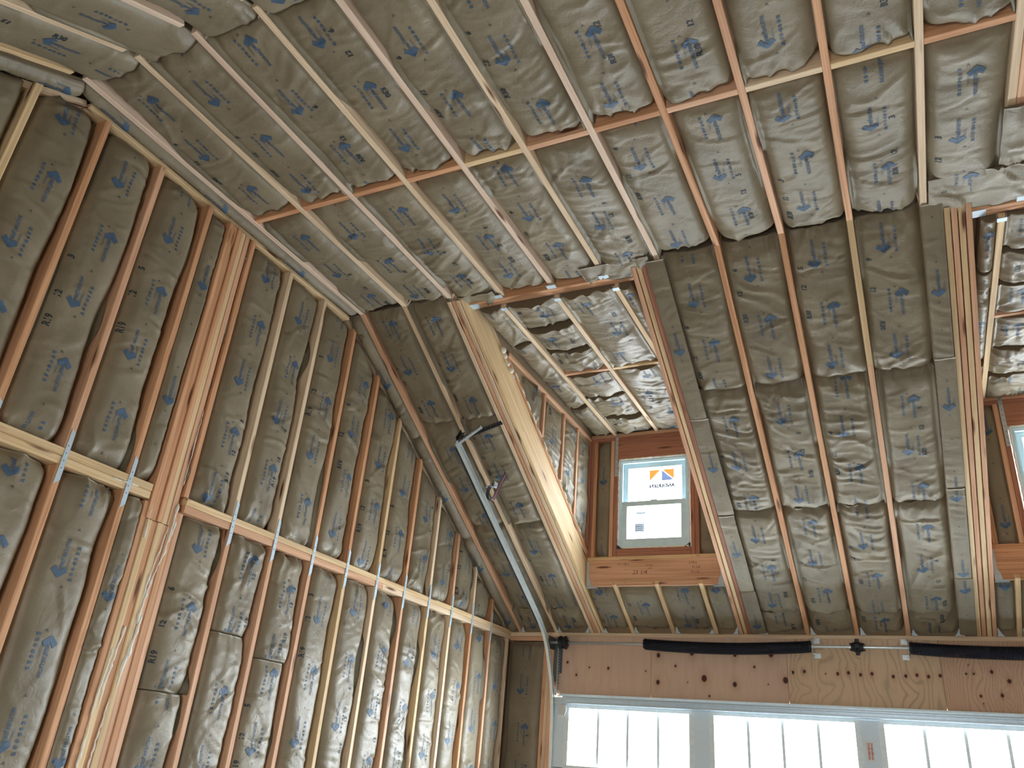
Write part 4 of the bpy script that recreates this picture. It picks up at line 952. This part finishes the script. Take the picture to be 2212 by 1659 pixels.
for xx, s, lab in ((2.995, 1, 'galvanised anchor plate at the right end of the left spring'), (3.755, -1, 'galvanised anchor plate at the left end of the right spring')):
    b = MB().box(min(xx, xx + .055 * s), max(xx, xx + .055 * s), -.017, -.0135, 2.575, 2.615).box(min(xx, xx + .055 * s), max(xx, xx + .055 * s), -.017, -.0135, 2.70, 2.745)
    b.prism([(-.016, 2.58), (-.016, 2.745), (-.05, 2.745), (-.14, 2.705), (-.165, 2.66), (-.14, 2.615), (-.05, 2.58)], 'x', xx, xx + .004 * s)
    o = b.build('anchor_plate', GALV, None, loc=(xx, -.017, 2.575)); tag(o, lab, 'bracket'); reg(o)
    bl = MB()
    for z in (2.595, 2.722): bl.prism([(xx + .028 * s + .010 * math.cos(a), z + .010 * math.sin(a)) for a in np.arange(6) * math.pi / 3], 'y', -.026, -.017)
    for z in (2.60, 2.72): bl.lathe_x([(xx + .004 * s, .009), (xx + .022 * s, .009)] if s > 0 else [(xx - .022, .009), (xx - .004, .009)], -.095, z, 6)
    bl.build('bolt', STEEL, o)
dr = MB().lathe_x([(.612, .0145), (.613, .064), (.622, .066), (.626, .060), (.662, .055), (.668, .064), (.676, .064), (.678, .030), (.70, .026), (.701, .016)], -.12, 2.658, 28, False).build('cable_drum', BLACKP, None, True, loc=(.64, -.12, 2.658))
tag(dr, 'black cable drum at the left end of the torsion shaft', 'drum')
bp = MB().box(.505, .509, -.17, -.006, 2.60, 2.72).box(.505, .56, -.010, -.0065, 2.30, 2.72).box(.556, .60, -.02, -.0135, 2.38, 2.62)
tag(bp.build('bearing_plate', DARKG, None, loc=(.51, -.01, 2.6)), 'dark steel end bearing plate beside the cable drum', 'bracket')

# track: channel swept from the floor, round the bend and up the slope
tr = empty('door_track', (.55, -.06, 0)); tag(tr, 'galvanised roller track bending from the door jamb up the roof slope', 'track')
pts = [(-.045, .05), (-.045, 1.0), (-.048, 1.6), (-.062, 1.92), (-.09, 2.12), (-.135, 2.28), (-.20, 2.43), (-.285, 2.58), (-.39, 2.71), (-.52, 2.81), (-.70, 2.92)]
off = .0
x_t = .55
top = (-2.42, 3.92)
for k in range(1, 9): pts.append((-.70 + (top[0] + .70) * k / 8, 2.92 + (top[1] - 2.92) * k / 8))
path = [(x_t, y, z) for y, z in pts]
t_ = .0022; w_ = .050; hgt = .028
cprof = [(-hgt / 2, -w_ / 2), (hgt / 2, -w_ / 2), (hgt / 2, -w_ / 2 + .012), (hgt / 2 - t_, -w_ / 2 + .012), (hgt / 2 - t_, -w_ / 2 + t_), (-hgt / 2 + t_, -w_ / 2 + t_), (-hgt / 2 + t_, w_ / 2 - t_), (hgt / 2 - t_, w_ / 2 - t_), (hgt / 2 - t_, w_ / 2 - .012), (hgt / 2, w_ / 2 - .012), (hgt / 2, w_ / 2), (-hgt / 2, w_ / 2)]
MB().sweep(cprof, path, (1, 0, 0)).build('track_channel', STEEL, tr)
# stiffening angle beside the upper track
dv = Vector((0, top[0] + .55, top[1] - 2.83)).normalized(); nv_ = Vector((1, 0, 0)).cross(dv)
a0 = Vector((.515, -.47, 2.80)); a1 = Vector((.515, -2.36, 3.885))
MB().sweep([(0, -.022), (0, .03), (-.0025, .03), (-.0025, -.0195), (-.034, -.0195), (-.034, -.022)], [tuple(a0), tuple(a1)], (1, 0, 0)).build('stiffening_angle', DARKG, tr)
for (y, z) in ((-.045, 1.7), (-.06, 2.2)):
    MB().box(.525, .565, y + .02, -.006, z - .03, z + .03).build('track_bracket', GALV, tr)
hb = MB()
for z in np.arange(2.28, 2.62, .028): hb.box(.575, .5765, -.05, -.03, z, z + .012)
MB().box(.572, .576, -.075, -.0135, 2.22, 2.62).build('slotted_angle', GALV, tr); tag(hb.build('angle_slots', BLACKP, tr), kind='stuff')
# perforated hanger angles at the top end of the track
def perf(a, b, m_, nm, wid=.034, up=(0, 0, 1)):
    a = Vector(a); b = Vector(b); d = (b - a); L = d.length; d.normalize(); n = Vector(up); n = (n - d * n.dot(d)).normalized(); s = d.cross(n)
    o = MB(); t = .0025
    def q(u, v, w): return tuple(a + d * u + n * v + s * w)
    def bar(v0, v1, w0, w1):
        o.add([q(u, v, w) for u in (0, L) for v in (v0, v1) for w in (w0, w1)], [(0, 1, 3, 2), (4, 6, 7, 5), (0, 4, 5, 1), (2, 3, 7, 6), (0, 2, 6, 4), (1, 5, 7, 3)])
    bar(0, wid, 0, t); bar(0, t, 0, wid)
    ob = o.build(nm, m_, tr); PINV[ob.name] = Matrix.Identity(4)
    h = MB(); k = int(L / .028)
    for i in range(k):
        u = (i + .5) * L / k; h.add([q(u + dx, wid / 2 + dy, w) for w in (-.0006, t + .0006) for dx, dy in ((-.006, -.005), (.006, -.005), (.006, .005), (-.006, .005))], [(0, 3, 2, 1), (4, 5, 6, 7), (0, 1, 5, 4), (1, 2, 6, 5), (2, 3, 7, 6), (3, 0, 4, 7)])
    tag(h.build('punched_holes', GALVL if m_ is BLACKP else BLACKP, ob), kind='stuff')
    return ob
perf((.505, -2.30, sz(-2.30) - .04), (.93, -2.40, sz(-2.40) - .04), BLACKP, 'perforated_angle', .038, tuple(NS))
perf((.56, -2.43, 3.925), (.78, -2.47, 4.03), GALV, 'perforated_angle', .034, (0, -.5, -1))
perf((.515, -2.31, sz(-2.31) - .02), (.545, -2.43, 3.93), BLACKP, 'perforated_angle', .032, (1, 0, 0))
# roller carrier and hanging webbing strap
cr = MB().box(.56, .66, -1.88, -1.84, 3.705, 3.712).box(.64, .655, -1.89, -1.83, 3.70, 3.75)
cr.lathe_x([(.60, .014), (.612, .014)], -1.86, 3.725, 10).lathe_x([(.62, .011), (.632, .011)], -1.86, 3.725, 10).build('roller_carrier', STEEL, tr)
c0 = Vector((.60, -1.88, 3.66))
ctl = [(.648, 3.735), (.610, 3.70), (.598, 3.655), (.603, 3.60), (.630, 3.566), (.668, 3.570), (.700, 3.62), (.735, 3.69), (.765, 3.74), (.79, 3.79)]
lp = []
for i in range(len(ctl) - 1):
    p0, p1, p2, p3 = [ctl[min(max(j, 0), len(ctl) - 1)] for j in (i - 1, i, i + 1, i + 2)]
    for q in range(4):
        t = q / 4; xz = [.5 * (2 * p1[c] + (p2[c] - p0[c]) * t + (2 * p0[c] - 5 * p1[c] + 4 * p2[c] - p3[c]) * t * t + (3 * p1[c] - p0[c] - 3 * p2[c] + p3[c]) * t ** 3) for c in (0, 1)]
        lp.append(Vector((xz[0], -1.88 - .002 * len(lp), xz[1])))
lp.append(Vector((.79, -1.955, 3.79)))
web = MB(); W2 = .026
for i, p in enumerate(lp):
    t = (lp[min(i + 1, len(lp) - 1)] - lp[max(i - 1, 0)]).normalized(); n = Vector((0, 1, 0)); bvec = t.cross(n).normalized()
    for sgn, th in ((-1, 0), (1, 0), (1, .003), (-1, .003)): web.v.append(tuple(p + n * W2 * sgn + bvec * th))
for i in range(len(lp) - 1):
    for j in range(4): web.f.append((i * 4 + j, i * 4 + (j + 1) % 4, (i + 1) * 4 + (j + 1) % 4, (i + 1) * 4 + j))
wo = web.build('webbing_strap', BLACKP, None, loc=tuple(c0)); tag(wo, 'looped black webbing strap with an orange stripe hanging from the door track', 'strap'); reg(wo)
w3 = MB()
for i, p in enumerate(lp[18:]):
    i += 18; t = (lp[min(i + 1, len(lp) - 1)] - lp[max(i - 1, 0)]).normalized(); n = Vector((0, 1, 0)); bvec = t.cross(n).normalized()
    for sgn in (-1, 1): w3.v.append(tuple(p + n * .004 * sgn - bvec * .001)); 
for i in range(len(lp) - 19): w3.f.append((i * 2, i * 2 + 1, i * 2 + 3, i * 2 + 2))
w3.build('orange_stripe', ORANGE, wo)
